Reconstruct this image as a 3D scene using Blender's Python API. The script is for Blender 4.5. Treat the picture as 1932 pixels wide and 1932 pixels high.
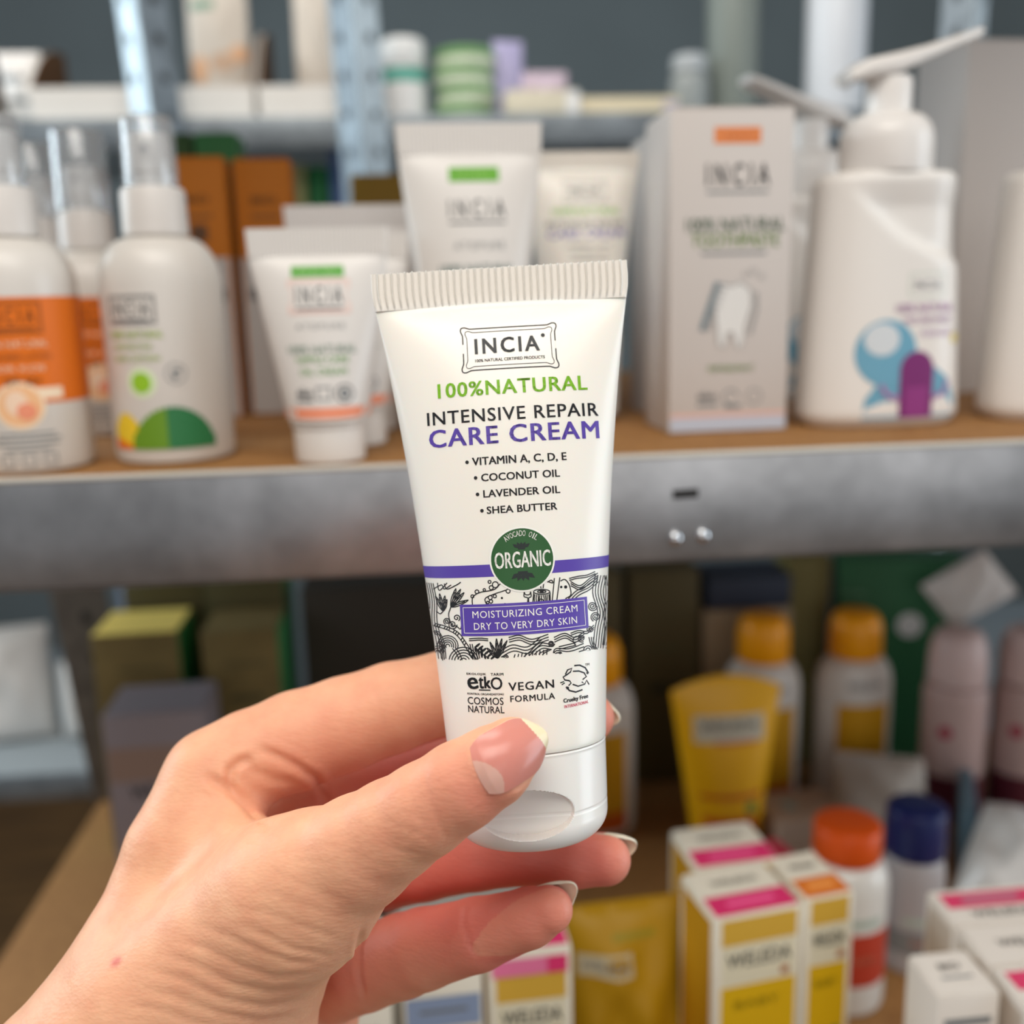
import bpy, bmesh, math, random
import numpy as np
from math import sin, cos, pi, radians, sqrt, atan2
from mathutils import Matrix, Vector, Euler

for _o in list(bpy.data.objects):
    bpy.data.objects.remove(_o)
SC = bpy.context.scene
COL = SC.collection
random.seed(7)


def srgb(r, g, b):
    def f(c):
        c /= 255.0
        return c / 12.92 if c <= 0.04045 else ((c + 0.055) / 1.055) ** 2.4
    return (f(r), f(g), f(b), 1.0)


# ------------------------------------------------------------------ camera, world, lights, exposure
EYE = Vector((0, 0, 1.31))
CAM_ROT = Matrix.Rotation(radians(-4.5), 4, 'Z') @ Matrix.Rotation(radians(78), 4, 'X') @ Matrix.Rotation(radians(-1.5), 4, 'Z')
cam_data = bpy.data.cameras.new('camera')
cam_data.lens = 36.0
cam_data.sensor_width = 36.0
cam_data.sensor_fit = 'HORIZONTAL'
cam_data.clip_start = 0.01
cam_data.dof.use_dof = True
cam_data.dof.focus_distance = 0.201
cam_data.dof.aperture_fstop = 8.4
camera = bpy.data.objects.new('camera', cam_data)
camera.matrix_world = Matrix.Translation(EYE) @ CAM_ROT
COL.objects.link(camera)
SC.camera = camera

SC.view_settings.view_transform = 'Standard'
SC.view_settings.look = 'None'
SC.view_settings.exposure = 0.0
SC.view_settings.gamma = 1.0
SC.view_settings.use_curve_mapping = False

world = bpy.data.worlds.new('world')
SC.world = world
world.use_nodes = True
world.node_tree.nodes['Background'].inputs[0].default_value = (0.80, 0.86, 0.92, 1)
world.node_tree.nodes['Background'].inputs[1].default_value = 0.30


def area(name, loc, target, sx, sy, power, color):
    d = bpy.data.lights.new(name, 'AREA')
    d.shape = 'RECTANGLE'
    d.size, d.size_y = sx, sy
    d.energy = power
    d.color = color
    o = bpy.data.objects.new(name, d)
    o.location = loc
    o.rotation_euler = (Vector(target) - Vector(loc)).to_track_quat('-Z', 'Y').to_euler()
    COL.objects.link(o)
    return o


area('ceiling_light', (-0.35, -0.25, 2.45), (0.0, 0.4, 1.1), 1.1, 0.5, 5.0, (1.0, 0.89, 0.76))
area('front_fill_light', (0.2, -2.2, 1.6), (0.0, 0.4, 1.2), 2.2, 1.4, 10, (1.0, 0.98, 0.95))  # unseen soft fill added behind the camera to brighten the front
area('window_light', (1.45, 0.22, 1.25), (0.0, 0.45, 1.12), 0.9, 1.2, 14, (0.80, 0.91, 1.0))
area('aisle_light', (0.05, -0.30, 2.15), (0.0, 0.3, 1.2), 0.9, 0.5, 6.7, (1.0, 0.95, 0.88))
area('back_window_light', (-1.5, 0.86, 1.70), (-0.1, 0.80, 1.1), 0.6, 0.8, 15, (0.78, 0.92, 1.0))
area('rear_fill_light', (-0.35, 0.62, 2.4), (-0.15, 1.1, 1.4), 0.9, 0.4, 9, (1.0, 0.95, 0.88))  # fill added above the rear aisle to brighten the back rack

# ------------------------------------------------------------------ materials
MATS = {}


def mat(name, col, rough=0.45, spec=0.5, metal=0.0, sss=0.0, noise=None, bump=None, coat=0.0, trans=0.0, ior=1.45):
    """col: sRGB 0-255. noise=(scale, amount) varies the colour; bump=(scale, strength)."""
    if name in MATS:
        return MATS[name]
    m = bpy.data.materials.new(name)
    m.use_nodes = True
    nt = m.node_tree
    b = nt.nodes['Principled BSDF']
    c = srgb(*col)
    b.inputs['Base Color'].default_value = c
    b.inputs['Roughness'].default_value = rough
    b.inputs['Specular IOR Level'].default_value = spec
    b.inputs['Metallic'].default_value = metal
    b.inputs['Coat Weight'].default_value = coat
    b.inputs['Transmission Weight'].default_value = trans
    b.inputs['IOR'].default_value = ior
    if sss:
        b.inputs['Subsurface Weight'].default_value = sss
        b.inputs['Subsurface Scale'].default_value = 0.004
    if noise or bump:
        tc = nt.nodes.new('ShaderNodeTexCoord')
    if noise:
        n = nt.nodes.new('ShaderNodeTexNoise')
        n.inputs['Scale'].default_value = noise[0]
        n.inputs['Detail'].default_value = 4
        nt.links.new(tc.outputs['Object'], n.inputs['Vector'])
        r = nt.nodes.new('ShaderNodeValToRGB')
        k = noise[1]
        r.color_ramp.elements[0].position = 0.32
        r.color_ramp.elements[1].position = 0.68
        r.color_ramp.elements[0].color = (c[0] * (1 - k), c[1] * (1 - k), c[2] * (1 - k), 1)
        r.color_ramp.elements[1].color = (min(1, c[0] * (1 + k)), min(1, c[1] * (1 + k)), min(1, c[2] * (1 + k)), 1)
        nt.links.new(n.outputs['Fac'], r.inputs['Fac'])
        nt.links.new(r.outputs['Color'], b.inputs['Base Color'])
    if bump:
        n2 = nt.nodes.new('ShaderNodeTexNoise')
        n2.inputs['Scale'].default_value = bump[0]
        nt.links.new(tc.outputs['Object'], n2.inputs['Vector'])
        bp = nt.nodes.new('ShaderNodeBump')
        bp.inputs['Strength'].default_value = bump[1]
        bp.inputs['Distance'].default_value = 0.001
        nt.links.new(n2.outputs['Fac'], bp.inputs['Height'])
        nt.links.new(bp.outputs['Normal'], b.inputs['Normal'])
    MATS[name] = m
    return m


def wood(name, c1, c2, stretch=(1, 12, 12), scale=6.0, rough=0.6):
    if name in MATS:
        return MATS[name]
    m = bpy.data.materials.new(name)
    m.use_nodes = True
    nt = m.node_tree
    b = nt.nodes['Principled BSDF']
    b.inputs['Roughness'].default_value = rough
    tc = nt.nodes.new('ShaderNodeTexCoord')
    mp = nt.nodes.new('ShaderNodeMapping')
    mp.inputs['Scale'].default_value = stretch
    n = nt.nodes.new('ShaderNodeTexNoise')
    n.inputs['Scale'].default_value = scale
    n.inputs['Detail'].default_value = 6
    r = nt.nodes.new('ShaderNodeValToRGB')
    r.color_ramp.elements[0].position = 0.3
    r.color_ramp.elements[1].position = 0.7
    r.color_ramp.elements[0].color = srgb(*c1)
    r.color_ramp.elements[1].color = srgb(*c2)
    nt.links.new(tc.outputs['Object'], mp.inputs['Vector'])
    nt.links.new(mp.outputs['Vector'], n.inputs['Vector'])
    nt.links.new(n.outputs['Fac'], r.inputs['Fac'])
    nt.links.new(r.outputs['Color'], b.inputs['Base Color'])
    MATS[name] = m
    return m


def clear_plastic(name='clear_plastic'):
    if name in MATS:
        return MATS[name]
    m = bpy.data.materials.new(name)
    m.use_nodes = True
    nt = m.node_tree
    nt.nodes.remove(nt.nodes['Principled BSDF'])
    out = nt.nodes['Material Output']
    t = nt.nodes.new('ShaderNodeBsdfTransparent')
    t.inputs[0].default_value = (0.93, 0.94, 0.95, 1)
    g = nt.nodes.new('ShaderNodeBsdfGlossy')
    g.inputs['Roughness'].default_value = 0.12
    f = nt.nodes.new('ShaderNodeLayerWeight')
    f.inputs['Blend'].default_value = 0.35
    mr = nt.nodes.new('ShaderNodeMapRange')
    mr.inputs['To Min'].default_value = 0.06
    mr.inputs['To Max'].default_value = 0.32
    mx = nt.nodes.new('ShaderNodeMixShader')
    nt.links.new(f.outputs['Facing'], mr.inputs['Value'])
    nt.links.new(mr.outputs['Result'], mx.inputs['Fac'])
    nt.links.new(t.outputs[0], mx.inputs[1])
    nt.links.new(g.outputs[0], mx.inputs[2])
    df = nt.nodes.new('ShaderNodeBsdfTranslucent')
    df.inputs[0].default_value = (0.85, 0.84, 0.82, 1)
    d2 = nt.nodes.new('ShaderNodeBsdfDiffuse')
    d2.inputs[0].default_value = (0.85, 0.84, 0.82, 1)
    ad = nt.nodes.new('ShaderNodeMixShader')
    ad.inputs[0].default_value = 0.5
    nt.links.new(df.outputs[0], ad.inputs[1])
    nt.links.new(d2.outputs[0], ad.inputs[2])
    m2 = nt.nodes.new('ShaderNodeMixShader')
    m2.inputs[0].default_value = 0.16
    nt.links.new(mx.outputs[0], m2.inputs[1])
    nt.links.new(ad.outputs[0], m2.inputs[2])
    nt.links.new(m2.outputs[0], out.inputs['Surface'])
    MATS[name] = m
    return m


WHITE = lambda: mat('white_plastic', (238, 233, 225), 0.32, 0.5)
INK = lambda: mat('black_ink', (22, 22, 24), 0.5)
GREYINK = lambda: mat('grey_ink', (70, 72, 76), 0.5)
LIME = lambda: mat('lime_green_ink', (122, 182, 12), 0.5)
LEAF = lambda: mat('leaf_green_ink', (92, 168, 58), 0.5)
PURPLE = lambda: mat('purple_ink', (88, 66, 164), 0.45)
SALMON = lambda: mat('salmon_ink', (240, 150, 116), 0.5)
ORANGE = lambda: mat('orange_ink', (228, 112, 0), 0.5)


# ------------------------------------------------------------------ mesh helpers
class MB:
    """Collects shapes with material slots and links them as ONE mesh object."""

    def __init__(self):
        self.v, self.f, self.m, self.s, self.mats = [], [], [], [], []

    def slot(self, m):
        if m not in self.mats:
            self.mats.append(m)
        return self.mats.index(m)

    def add(self, verts, faces, m, smooth=True):
        o = len(self.v)
        k = self.slot(m)
        self.v.extend(tuple(p) for p in verts)
        for f in faces:
            self.f.append(tuple(i + o for i in f))
            self.m.append(k)
            self.s.append(smooth)
        return self

    def box(self, x0, x1, y0, y1, z0, z1, m, bevel=0.0, seg=2, smooth=None):
        bm = bmesh.new()
        bmesh.ops.create_cube(bm, size=1)
        for v in bm.verts:
            v.co = Vector(((x0 + x1) / 2 + v.co.x * (x1 - x0), (y0 + y1) / 2 + v.co.y * (y1 - y0), (z0 + z1) / 2 + v.co.z * (z1 - z0)))
        if bevel:
            bmesh.ops.bevel(bm, geom=bm.edges[:], offset=bevel, segments=seg, affect='EDGES', profile=0.5)
        self.bm(bm, m, bool(bevel) if smooth is None else smooth)
        return self

    def bm(self, bm, m, smooth=True):
        bm.verts.index_update()
        self.add([v.co[:] for v in bm.verts], [[v.index for v in f.verts] for f in bm.faces], m, smooth)
        bm.free()

    def lathe(self, prof, m, seg=48, cx=0, cy=0, sx=1.0, sy=1.0, cap0=True, cap1=True, smooth=True):
        rings = [[(cx + r * sx * cos(2 * pi * i / seg), cy + r * sy * sin(2 * pi * i / seg), z) for i in range(seg)] for r, z in prof]
        return self.loft(rings, m, cap0, cap1, smooth)

    def loft(self, rings, m, cap0=True, cap1=True, smooth=True):
        n = len(rings[0])
        verts = [p for r in rings for p in r]
        faces = []
        for j in range(len(rings) - 1):
            for i in range(n):
                k = (i + 1) % n
                faces.append((j * n + i, j * n + k, (j + 1) * n + k, (j + 1) * n + i))
        if cap0:
            faces.append(tuple(reversed(range(n))))
        if cap1:
            faces.append(tuple((len(rings) - 1) * n + i for i in range(n)))
        return self.add(verts, faces, m, smooth)

    def tube(self, pts, r, m, seg=10):
        pts = [Vector(p) for p in pts]
        rr = r if isinstance(r, (list, tuple)) else [r] * len(pts)
        rings = []
        up = Vector((0, 0, 1))
        for i, p in enumerate(pts):
            t = (pts[min(i + 1, len(pts) - 1)] - pts[max(i - 1, 0)]).normalized()
            a = t.cross(up)
            if a.length < 1e-4:
                a = t.cross(Vector((0, 1, 0)))
            a.normalize()
            b = t.cross(a)
            rings.append([tuple(p + (a * cos(2 * pi * k / seg) + b * sin(2 * pi * k / seg)) * rr[i]) for k in range(seg)])
        return self.loft(rings, m)

    def build(self, name, parent=None, loc=None, rotz=0.0, angle=40):
        me = bpy.data.meshes.new(name)
        me.from_pydata([tuple(map(float, p)) for p in self.v], [], self.f)
        for m in self.mats:
            me.materials.append(m)
        me.polygons.foreach_set('material_index', self.m)
        me.polygons.foreach_set('use_smooth', self.s)
        me.update()
        if any(self.s):
            me.set_sharp_from_angle(angle=radians(angle))
        o = bpy.data.objects.new(name, me)
        COL.objects.link(o)
        if parent is not None:
            o.parent = parent
        if loc is not None:
            o.location = loc
            o.rotation_euler = (0, 0, rotz)
        return o


def tag(o, label=None, cat=None, group=None, kind=None):
    for k, v in (('label', label), ('category', cat), ('group', group), ('kind', kind)):
        if v:
            o[k] = v
    return o


def empty(name, loc, rotz=0.0, label=None, cat=None, group=None):
    o = bpy.data.objects.new(name, None)
    o.empty_display_size = 0.01
    o.location = loc
    o.rotation_euler = (0, 0, rotz)
    COL.objects.link(o)
    return tag(o, label, cat, group)


def copy_tree(o, parent=None):
    c = o.copy()
    COL.objects.link(c)
    if parent is not None:
        c.parent = parent
        c.matrix_parent_inverse = Matrix()
    for ch in [x for x in bpy.data.objects if x.parent == o]:
        copy_tree(ch, c)
    return c


# ------------------------------------------------------------------ print on surfaces
_glyph = {}


def text_tris(body, bold=0.0, space=1.0):
    """triangles of a word, scaled to the unit square of its own bounding box"""
    key = (body, bold, space)
    if key in _glyph:
        return _glyph[key]
    cu = bpy.data.curves.new('lettering', 'FONT')
    cu.body = body
    cu.offset = bold
    cu.space_character = space
    cu.resolution_u = 3
    cu.size = 1.0
    ob = bpy.data.objects.new('lettering', cu)
    COL.objects.link(ob)
    bpy.context.view_layer.update()
    dg = bpy.context.evaluated_depsgraph_get()
    me = bpy.data.meshes.new_from_object(ob.evaluated_get(dg))
    me.calc_loop_triangles()
    V = np.array([v.co[:2] for v in me.vertices])
    T = [V[list(t.vertices)] for t in me.loop_triangles]
    bpy.data.objects.remove(ob)
    bpy.data.curves.remove(cu)
    bpy.data.meshes.remove(me)
    lo, hi = V.min(0), V.max(0)
    T = [((t - lo) / (hi - lo)) for t in T]
    _glyph[key] = (T, (hi - lo)[0] / (hi - lo)[1])
    return _glyph[key]


def clip_x(poly, x, keep_less):
    out = []
    n = len(poly)
    for i in range(n):
        a, b = poly[i], poly[(i + 1) % n]
        ia = (a[0] <= x) == keep_less or a[0] == x
        ib = (b[0] <= x) == keep_less or b[0] == x
        if ia:
            out.append(a)
        if ia != ib:
            t = (x - a[0]) / (b[0] - a[0])
            out.append((x, a[1] + t * (b[1] - a[1])))
    return out


class Print:
    """flat artwork (x, z) laid on a surface: mapping f(x, z, lift) -> point; step = widest facet in x"""

    def __init__(self, mb, f, step=None, lift=4e-5):
        self.mb, self.f, self.step, self.lift = mb, f, step, lift

    def poly(self, pts, m, layer=0):
        pts = [(float(p[0]), float(p[1])) for p in pts]
        pieces = [pts]
        if self.step:
            x0 = min(p[0] for p in pts)
            x1 = max(p[0] for p in pts)
            k = math.floor(x0 / self.step) + 1
            pieces = []
            rest = pts
            while k * self.step < x1 - 1e-9:
                c = k * self.step
                a = clip_x(rest, c, True)
                rest = clip_x(rest, c, False)
                if len(a) >= 3:
                    pieces.append(a)
                k += 1
            if len(rest) >= 3:
                pieces.append(rest)
        lift = self.lift * (1 + layer)
        for q in pieces:
            area = sum(q[i][0] * q[(i + 1) % len(q)][1] - q[(i + 1) % len(q)][0] * q[i][1] for i in range(len(q)))
            if abs(area) < 1e-14:
                continue
            if area < 0:
                q = q[::-1]
            self.mb.add([self.f(x, z, lift) for x, z in q], [tuple(range(len(q)))], m, True)

    def rect(self, xc, zc, w, h, m, rot=0.0, layer=0, nz=1):
        c, s = cos(rot), sin(rot)
        for k in range(nz):
            a, b = -h / 2 + h * k / nz, -h / 2 + h * (k + 1) / nz
            self.poly([(xc + x * c - z * s, zc + x * s + z * c) for x, z in ((-w / 2, a), (w / 2, a), (w / 2, b), (-w / 2, b))], m, layer)

    def ellipse(self, xc, zc, rx, rz, m, layer=0, n=28, rot=0.0):
        c, s = cos(rot), sin(rot)
        p = [(rx * cos(2 * pi * i / n), rz * sin(2 * pi * i / n)) for i in range(n)]
        self.poly([(xc + x * c - z * s, zc + x * s + z * c) for x, z in p], m, layer)

    def stroke(self, pts, w, m, layer=0, closed=False):
        pts = [Vector((p[0], p[1])) for p in pts]
        n = len(pts)
        L, R = [], []
        for i in range(n):
            if closed:
                a, b = pts[i - 1], pts[(i + 1) % n]
            else:
                a, b = pts[max(0, i - 1)], pts[min(n - 1, i + 1)]
            t = (b - a)
            if t.length < 1e-12:
                t = Vector((1, 0))
            t.normalize()
            nn = Vector((-t.y, t.x)) * (w / 2)
            L.append(pts[i] + nn)
            R.append(pts[i] - nn)
        for i in range(n if closed else n - 1):
            j = (i + 1) % n
            self.poly([L[i], R[i], R[j], L[j]], m, layer)

    def frame(self, xc, zc, w, h, t, m, rot=0.0, layer=0):
        c, s = cos(rot), sin(rot)
        q = [(-w / 2, -h / 2), (w / 2, -h / 2), (w / 2, h / 2), (-w / 2, h / 2)]
        q = [Vector((xc + x * c - z * s, zc + x * s + z * c)) for x, z in q]
        for i in range(4):
            a, b = q[i], q[(i + 1) % 4]
            d = (b - a).normalized() * t / 2
            self.stroke([a - d, b + d], t, m, layer)

    def text(self, body, xc, zc, w, h, m, rot=0.0, bold=0.0, space=1.0, layer=1, slant=0.0):
        T, asp = text_tris(body, 0.0, space)
        if h is None:
            h = w / asp
        if w is None:
            w = h * asp
        c, s = cos(rot), sin(rot)
        # heavier weights are struck several times, a hair apart
        e = bold * h * 1.4
        hits = ((-e, 0.4 * e), (e, 0.4 * e), (-e, -0.4 * e), (e, -0.4 * e)) if bold else ((0.0, 0.0),)
        w, h = w - 2 * e, h - 0.8 * e
        for ox, oz in hits:
            for t in T:
                q = []
                for u, v in t:
                    x, z = (u - 0.5) * w + slant * (v - 0.5) * h + ox, (v - 0.5) * h + oz
                    q.append((xc + x * c - z * s, zc + x * s + z * c))
                self.poly(q, m, layer)


def on_cyl(R, cy=0.0, sx=1.0):
    """front (-Y) of an upright cylinder, x measured along the arc"""
    def f(x, z, lift):
        a = x / R
        r = R + lift
        return (r * sin(a) * sx, cy - r * cos(a), z)
    return f


def on_front(y):
    return lambda x, z, lift: (x, y - lift, z)


def on_top(zt):
    return lambda x, y, lift: (x, y, zt + lift)


def on_left(xl):
    return lambda y, z, lift: (xl - lift, -y, z)


def on_right(xr):
    return lambda y, z, lift: (xr + lift, y, z)


# ------------------------------------------------------------------ the room and the shelving
def build_room():
    def slab(name, x0, x1, y0, y1, z0, z1, m):
        b = MB().box(x0, x1, y0, y1, z0, z1, m, 0.002)
        o = b.build(name)
        o['kind'] = 'structure'
        return o
    fl = wood('floor_boards', (96, 66, 34), (138, 98, 52), (1.2, 9, 9), 4.0, 0.55)
    slab('floor', -3.4, 3.4, -2.6, 3.5, -0.06, 0.0, fl)
    slab('wall_back', -3.4, 3.4, 3.4, 3.5, 0.0, 2.9, mat('wall_slate', (122, 134, 138), 0.8, 0.3, noise=(3, 0.06)))
    slab('wall_right', 3.3, 3.4, -2.6, 3.4, 0.0, 2.9, mat('wall_warm', (206, 198, 186), 0.85, 0.3))


def steel(name, col, rough=0.36, scale=38):
    """galvanised sheet: metal with a cloudy zinc bloom"""
    if name in MATS:
        return MATS[name]
    m = mat(name, col, rough, 0.5, 0.85, noise=(scale, 0.22), bump=(90, 0.12))
    return m


def post(parent, x, y, z0, z1, flange, m, hole_m, turn=0.0, width=0.036, lean=0.0, zref=0.94, m2=None):
    """L-section upright with a row of keyholes up each flange"""
    mb = MB()
    t = 0.0016
    c, s = cos(turn), sin(turn)
    m2 = m2 or m

    def at(p, z):
        return (p[0] - lean * (z - zref), p[1], z)

    def rot(px, py):
        return (x + px * c - py * s, y + px * s + py * c)
    for (a, b, m) in (((0, 0), (flange * width, 0), m), ((0, 0), (0, width), m2)):
        dx, dy = b[0] - a[0], b[1] - a[1]
        ln = sqrt(dx * dx + dy * dy)
        nx, ny = -dy / ln * t, dx / ln * t
        q = [rot(a[0] - nx, a[1] - ny), rot(b[0] - nx, b[1] - ny), rot(b[0] + nx, b[1] + ny), rot(a[0] + nx, a[1] + ny)]
        mb.loft([[at(p, z0) for p in q], [at(p, z1) for p in q]], m, smooth=False)
        # keyholes: shallow dark slots with a bright punched rim
        z = z0 + 0.03
        while z < z1 - 0.02:
            u = 0.55
            for rr, mm, lift in ((0.0046, m, 0.0008), (0.0034, hole_m, 0.0011)):
                for side in (-1, 1):
                    ring = []
                    for k in range(10):
                        an = 2 * pi * k / 10
                        px = a[0] + dx * u + dx / ln * rr * cos(an) + side * nx / t * (t + lift)
                        py = a[1] + dy * u + dy / ln * rr * cos(an) + side * ny / t * (t + lift)
                        w = rot(px, py)
                        ring.append(at(w, z + rr * 1.4 * sin(an)))
                    mb.add(ring, [tuple(range(10))], mm, False)
            z += 0.032
    return mb.build('post', parent)


def build_front_rack():
    root = empty('shelving_rack', (0, 0, 0), 0, 'galvanised boltless shelving rack with brown boards, holding the rows of cosmetics in front', 'shelving')
    st = steel('galvanised_steel', (172, 172, 174))
    st2 = steel('galvanised_post', (122, 114, 106), 0.42, 60)
    dk = mat('slot_shadow', (34, 32, 32), 0.7)
    board = wood('particle_board', (138, 94, 48), (164, 118, 66), (6, 6, 6), 60.0, 0.7)
    X0, X1 = -0.275, 0.95

    def beam(y0, zt, zb, yb):
        b = MB()
        b.box(X0, X1, y0, y0 + 0.0022, zb, zt, st, 0.0008)          # face
        b.box(X0, X1, y0, y0 + 0.012, zb, zb + 0.0018, st, 0.0006)   # lower return
        b.box(X0, X1, y0 + 0.002, y0 + 0.02, zt - 0.0105, zt - 0.009, st, 0.0005)  # ledge under the board
        b.box(X0, X1, y0 - 0.0006, y0 + 0.0030, zt - 0.0006, zt + 0.0012, mat('lit_steel_edge', (214, 210, 200), 0.4, 0.6, 0.3), 0.0007)   # rolled top edge, the light it catches put into a paler colour
        o = b.build('beam', root)
        return o
    b1 = beam(0.3500, 1.2528, 1.2145, 0)
    beam(0.2680, 0.9415, 0.902, 0)
    beam(0.3500, 1.5900, 1.553, 0)
    MB().box(X0, X1, 0.3525, 0.768, 1.581, 1.589, board, 0.0008).build('shelf_board', root)
    for zt in (1.2505, 0.939, 1.588):
        b = MB()
        b.box(X0, X1, 0.768, 0.770, zt - 0.037, zt, st, 0.0008)
        b.build('beam', root)
    MB().box(X0, X1, 0.3525, 0.768, 1.2435, 1.2515, board, 0.0008).build('shelf_board', root)
    MB().box(-0.262, X1, 0.2705, 0.768, 0.931, 0.94, board, 0.0008).build('shelf_board', root)
    post(root, -0.268, 0.744, 0.0, 2.0, 1, st2, dk, 0.0, 0.038, 0.085, 0.97)
    post(root, 0.95, 0.77, 0.0, 2.0, -1, st2, dk, 0.0, 0.036)
    post(root, 0.952, 0.345, 0.0, 2.0, -1, st2, dk, 0.0, 0.036)
    # slot and studs in the face of the upper beam
    s = MB()
    f = on_front(0.3498)
    P = Print(s, f, None, 1e-4)
    P.rect(0.0893, 1.2393, 0.0092, 0.0032, dk, 0.03)
    s.build('slot', b1)
    for dx in (-0.005, 0.0050):
        m = MB()
        prof = [(0.0026, 0.0), (0.0025, 0.0008), (0.0019, 0.0016), (0.0008, 0.002)]
        rings = [[(0.0907 + dx + r * cos(2 * pi * k / 16), 0.35 - h, 1.2236 + r * sin(2 * pi * k / 16) + dx * 0.06) for k in range(16)] for r, h in prof]
        m.loft(rings, mat('stud_chrome', (215, 218, 222), 0.12, 0.5, 1.0))
        m.build('stud', b1)
    return root


def build_rear_rack():
    root = empty('shelving_rack', (0, 1.0, 0), 0, 'grey metal shelving rack standing further back against the slate wall', 'shelving')
    st = steel('rear_steel', (140, 148, 154), 0.5, 30)
    bright = mat('rear_post_lit', (206, 222, 232), 0.3, 0.6, 0.25, noise=(50, 0.1))  # pale blue-white colour stands for window light reflected on the posts
    dk = mat('slot_shadow', (34, 32, 32), 0.7)
    bo = mat('grey_shelf', (150, 158, 162), 0.6)

    def bx(name, x0, x1, y0, y1, z0, z1, m):
        b = MB().box(x0, x1, y0 - 1.0, y1 - 1.0, z0, z1, m, 0.0012)
        return b.build(name, root)
    for zt in (1.474, 1.20, 0.845):
        bx('shelf_board', -1.0, 0.95, 1.004, 1.40, zt - 0.008, zt - 0.0005, bo)
        bx('beam', -1.0, 0.95, 1.0, 1.0035, zt - 0.028, zt, st)
    for x, sw, ln in ((-0.230, True, 0.05), (-0.050, False, 0.03), (0.508, False, -0.02), (-0.98, True, 0.0)):
        post(root, x, -0.036, 0.0, 2.1, -1, bright if sw else st, dk, -0.785, 0.029, ln, 1.5, st if sw else bright)
    for x in (-0.98, 0.92):
        post(root, x, 0.40, 0.0, 2.1, 1, bright, dk, 0.0, 0.030)
    return root


build_room()
build_front_rack()
build_rear_rack()


# ------------------------------------------------------------------ the cream tube in the hand (millimetres in its own frame)
TUBE_LOC = (0.017811, 0.195125, 1.199085)
TUBE_ROT = (-0.209548, -0.031924, -0.071752)
_Z = np.array([21.1, 41.7, 57.2, 69.4, 86, 97, 111.7])
_A = np.array([16.7, 18.1, 19.4, 20.6, 22.6, 24.0, 26.4])
_PF = np.polyfit(_Z, _A, 3)


def tube_ab(z):
    if z < 21.0:
        r = 16.6 - 0.35 * (21 - z) / 21
        return r, r
    a = float(np.polyval(_PF, z))
    P = 2 * pi * 16.75
    lo, hi = 0.7, max(a, 0.71)
    for _ in range(30):
        b = (lo + hi) / 2
        h = ((a - b) / (a + b)) ** 2
        if pi * (a + b) * (1 + 3 * h / (10 + sqrt(4 - 3 * h))) > P:
            hi = b
        else:
            lo = b
    return a, lo


def tube_front(x, z, lift):
    a, b = tube_ab(z)
    u = max(-0.9999, min(0.9999, x / a))
    w = sqrt(1 - u * u)
    n = Vector((u / a, -w / b)).normalized() if b > 0 else Vector((0, -1))
    return ((x + n.x * lift) * 1e-3, (-b * w + n.y * lift) * 1e-3, z * 1e-3)


def ruffled_frame(w, h, notch, n=6):
    """rectangle with small scalloped ears at its corners, as a closed outline"""
    pts = []
    hw, hh = w / 2, h / 2
    corners = [(hw, hh, 0), (-hw, hh, 90), (-hw, -hh, 180), (hw, -hh, 270)]
    for cx, cy, a in corners:
        r = notch
        c, s = cos(radians(a)), sin(radians(a))
        local = [(0, -2.2 * r), (0.03 * r, -1.5 * r), (0.22 * r, -1.0 * r), (0.42 * r, -0.5 * r), (0.42 * r, -0.05 * r), (0.27 * r, 0.27 * r), (-0.05 * r, 0.42 * r), (-0.5 * r, 0.42 * r), (-1.0 * r, 0.22 * r), (-1.5 * r, 0.03 * r), (-2.2 * r, 0)]
        for x, y in local:
            pts.append((cx + x * c - y * s, cy + x * s + y * c))
    return pts


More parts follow.
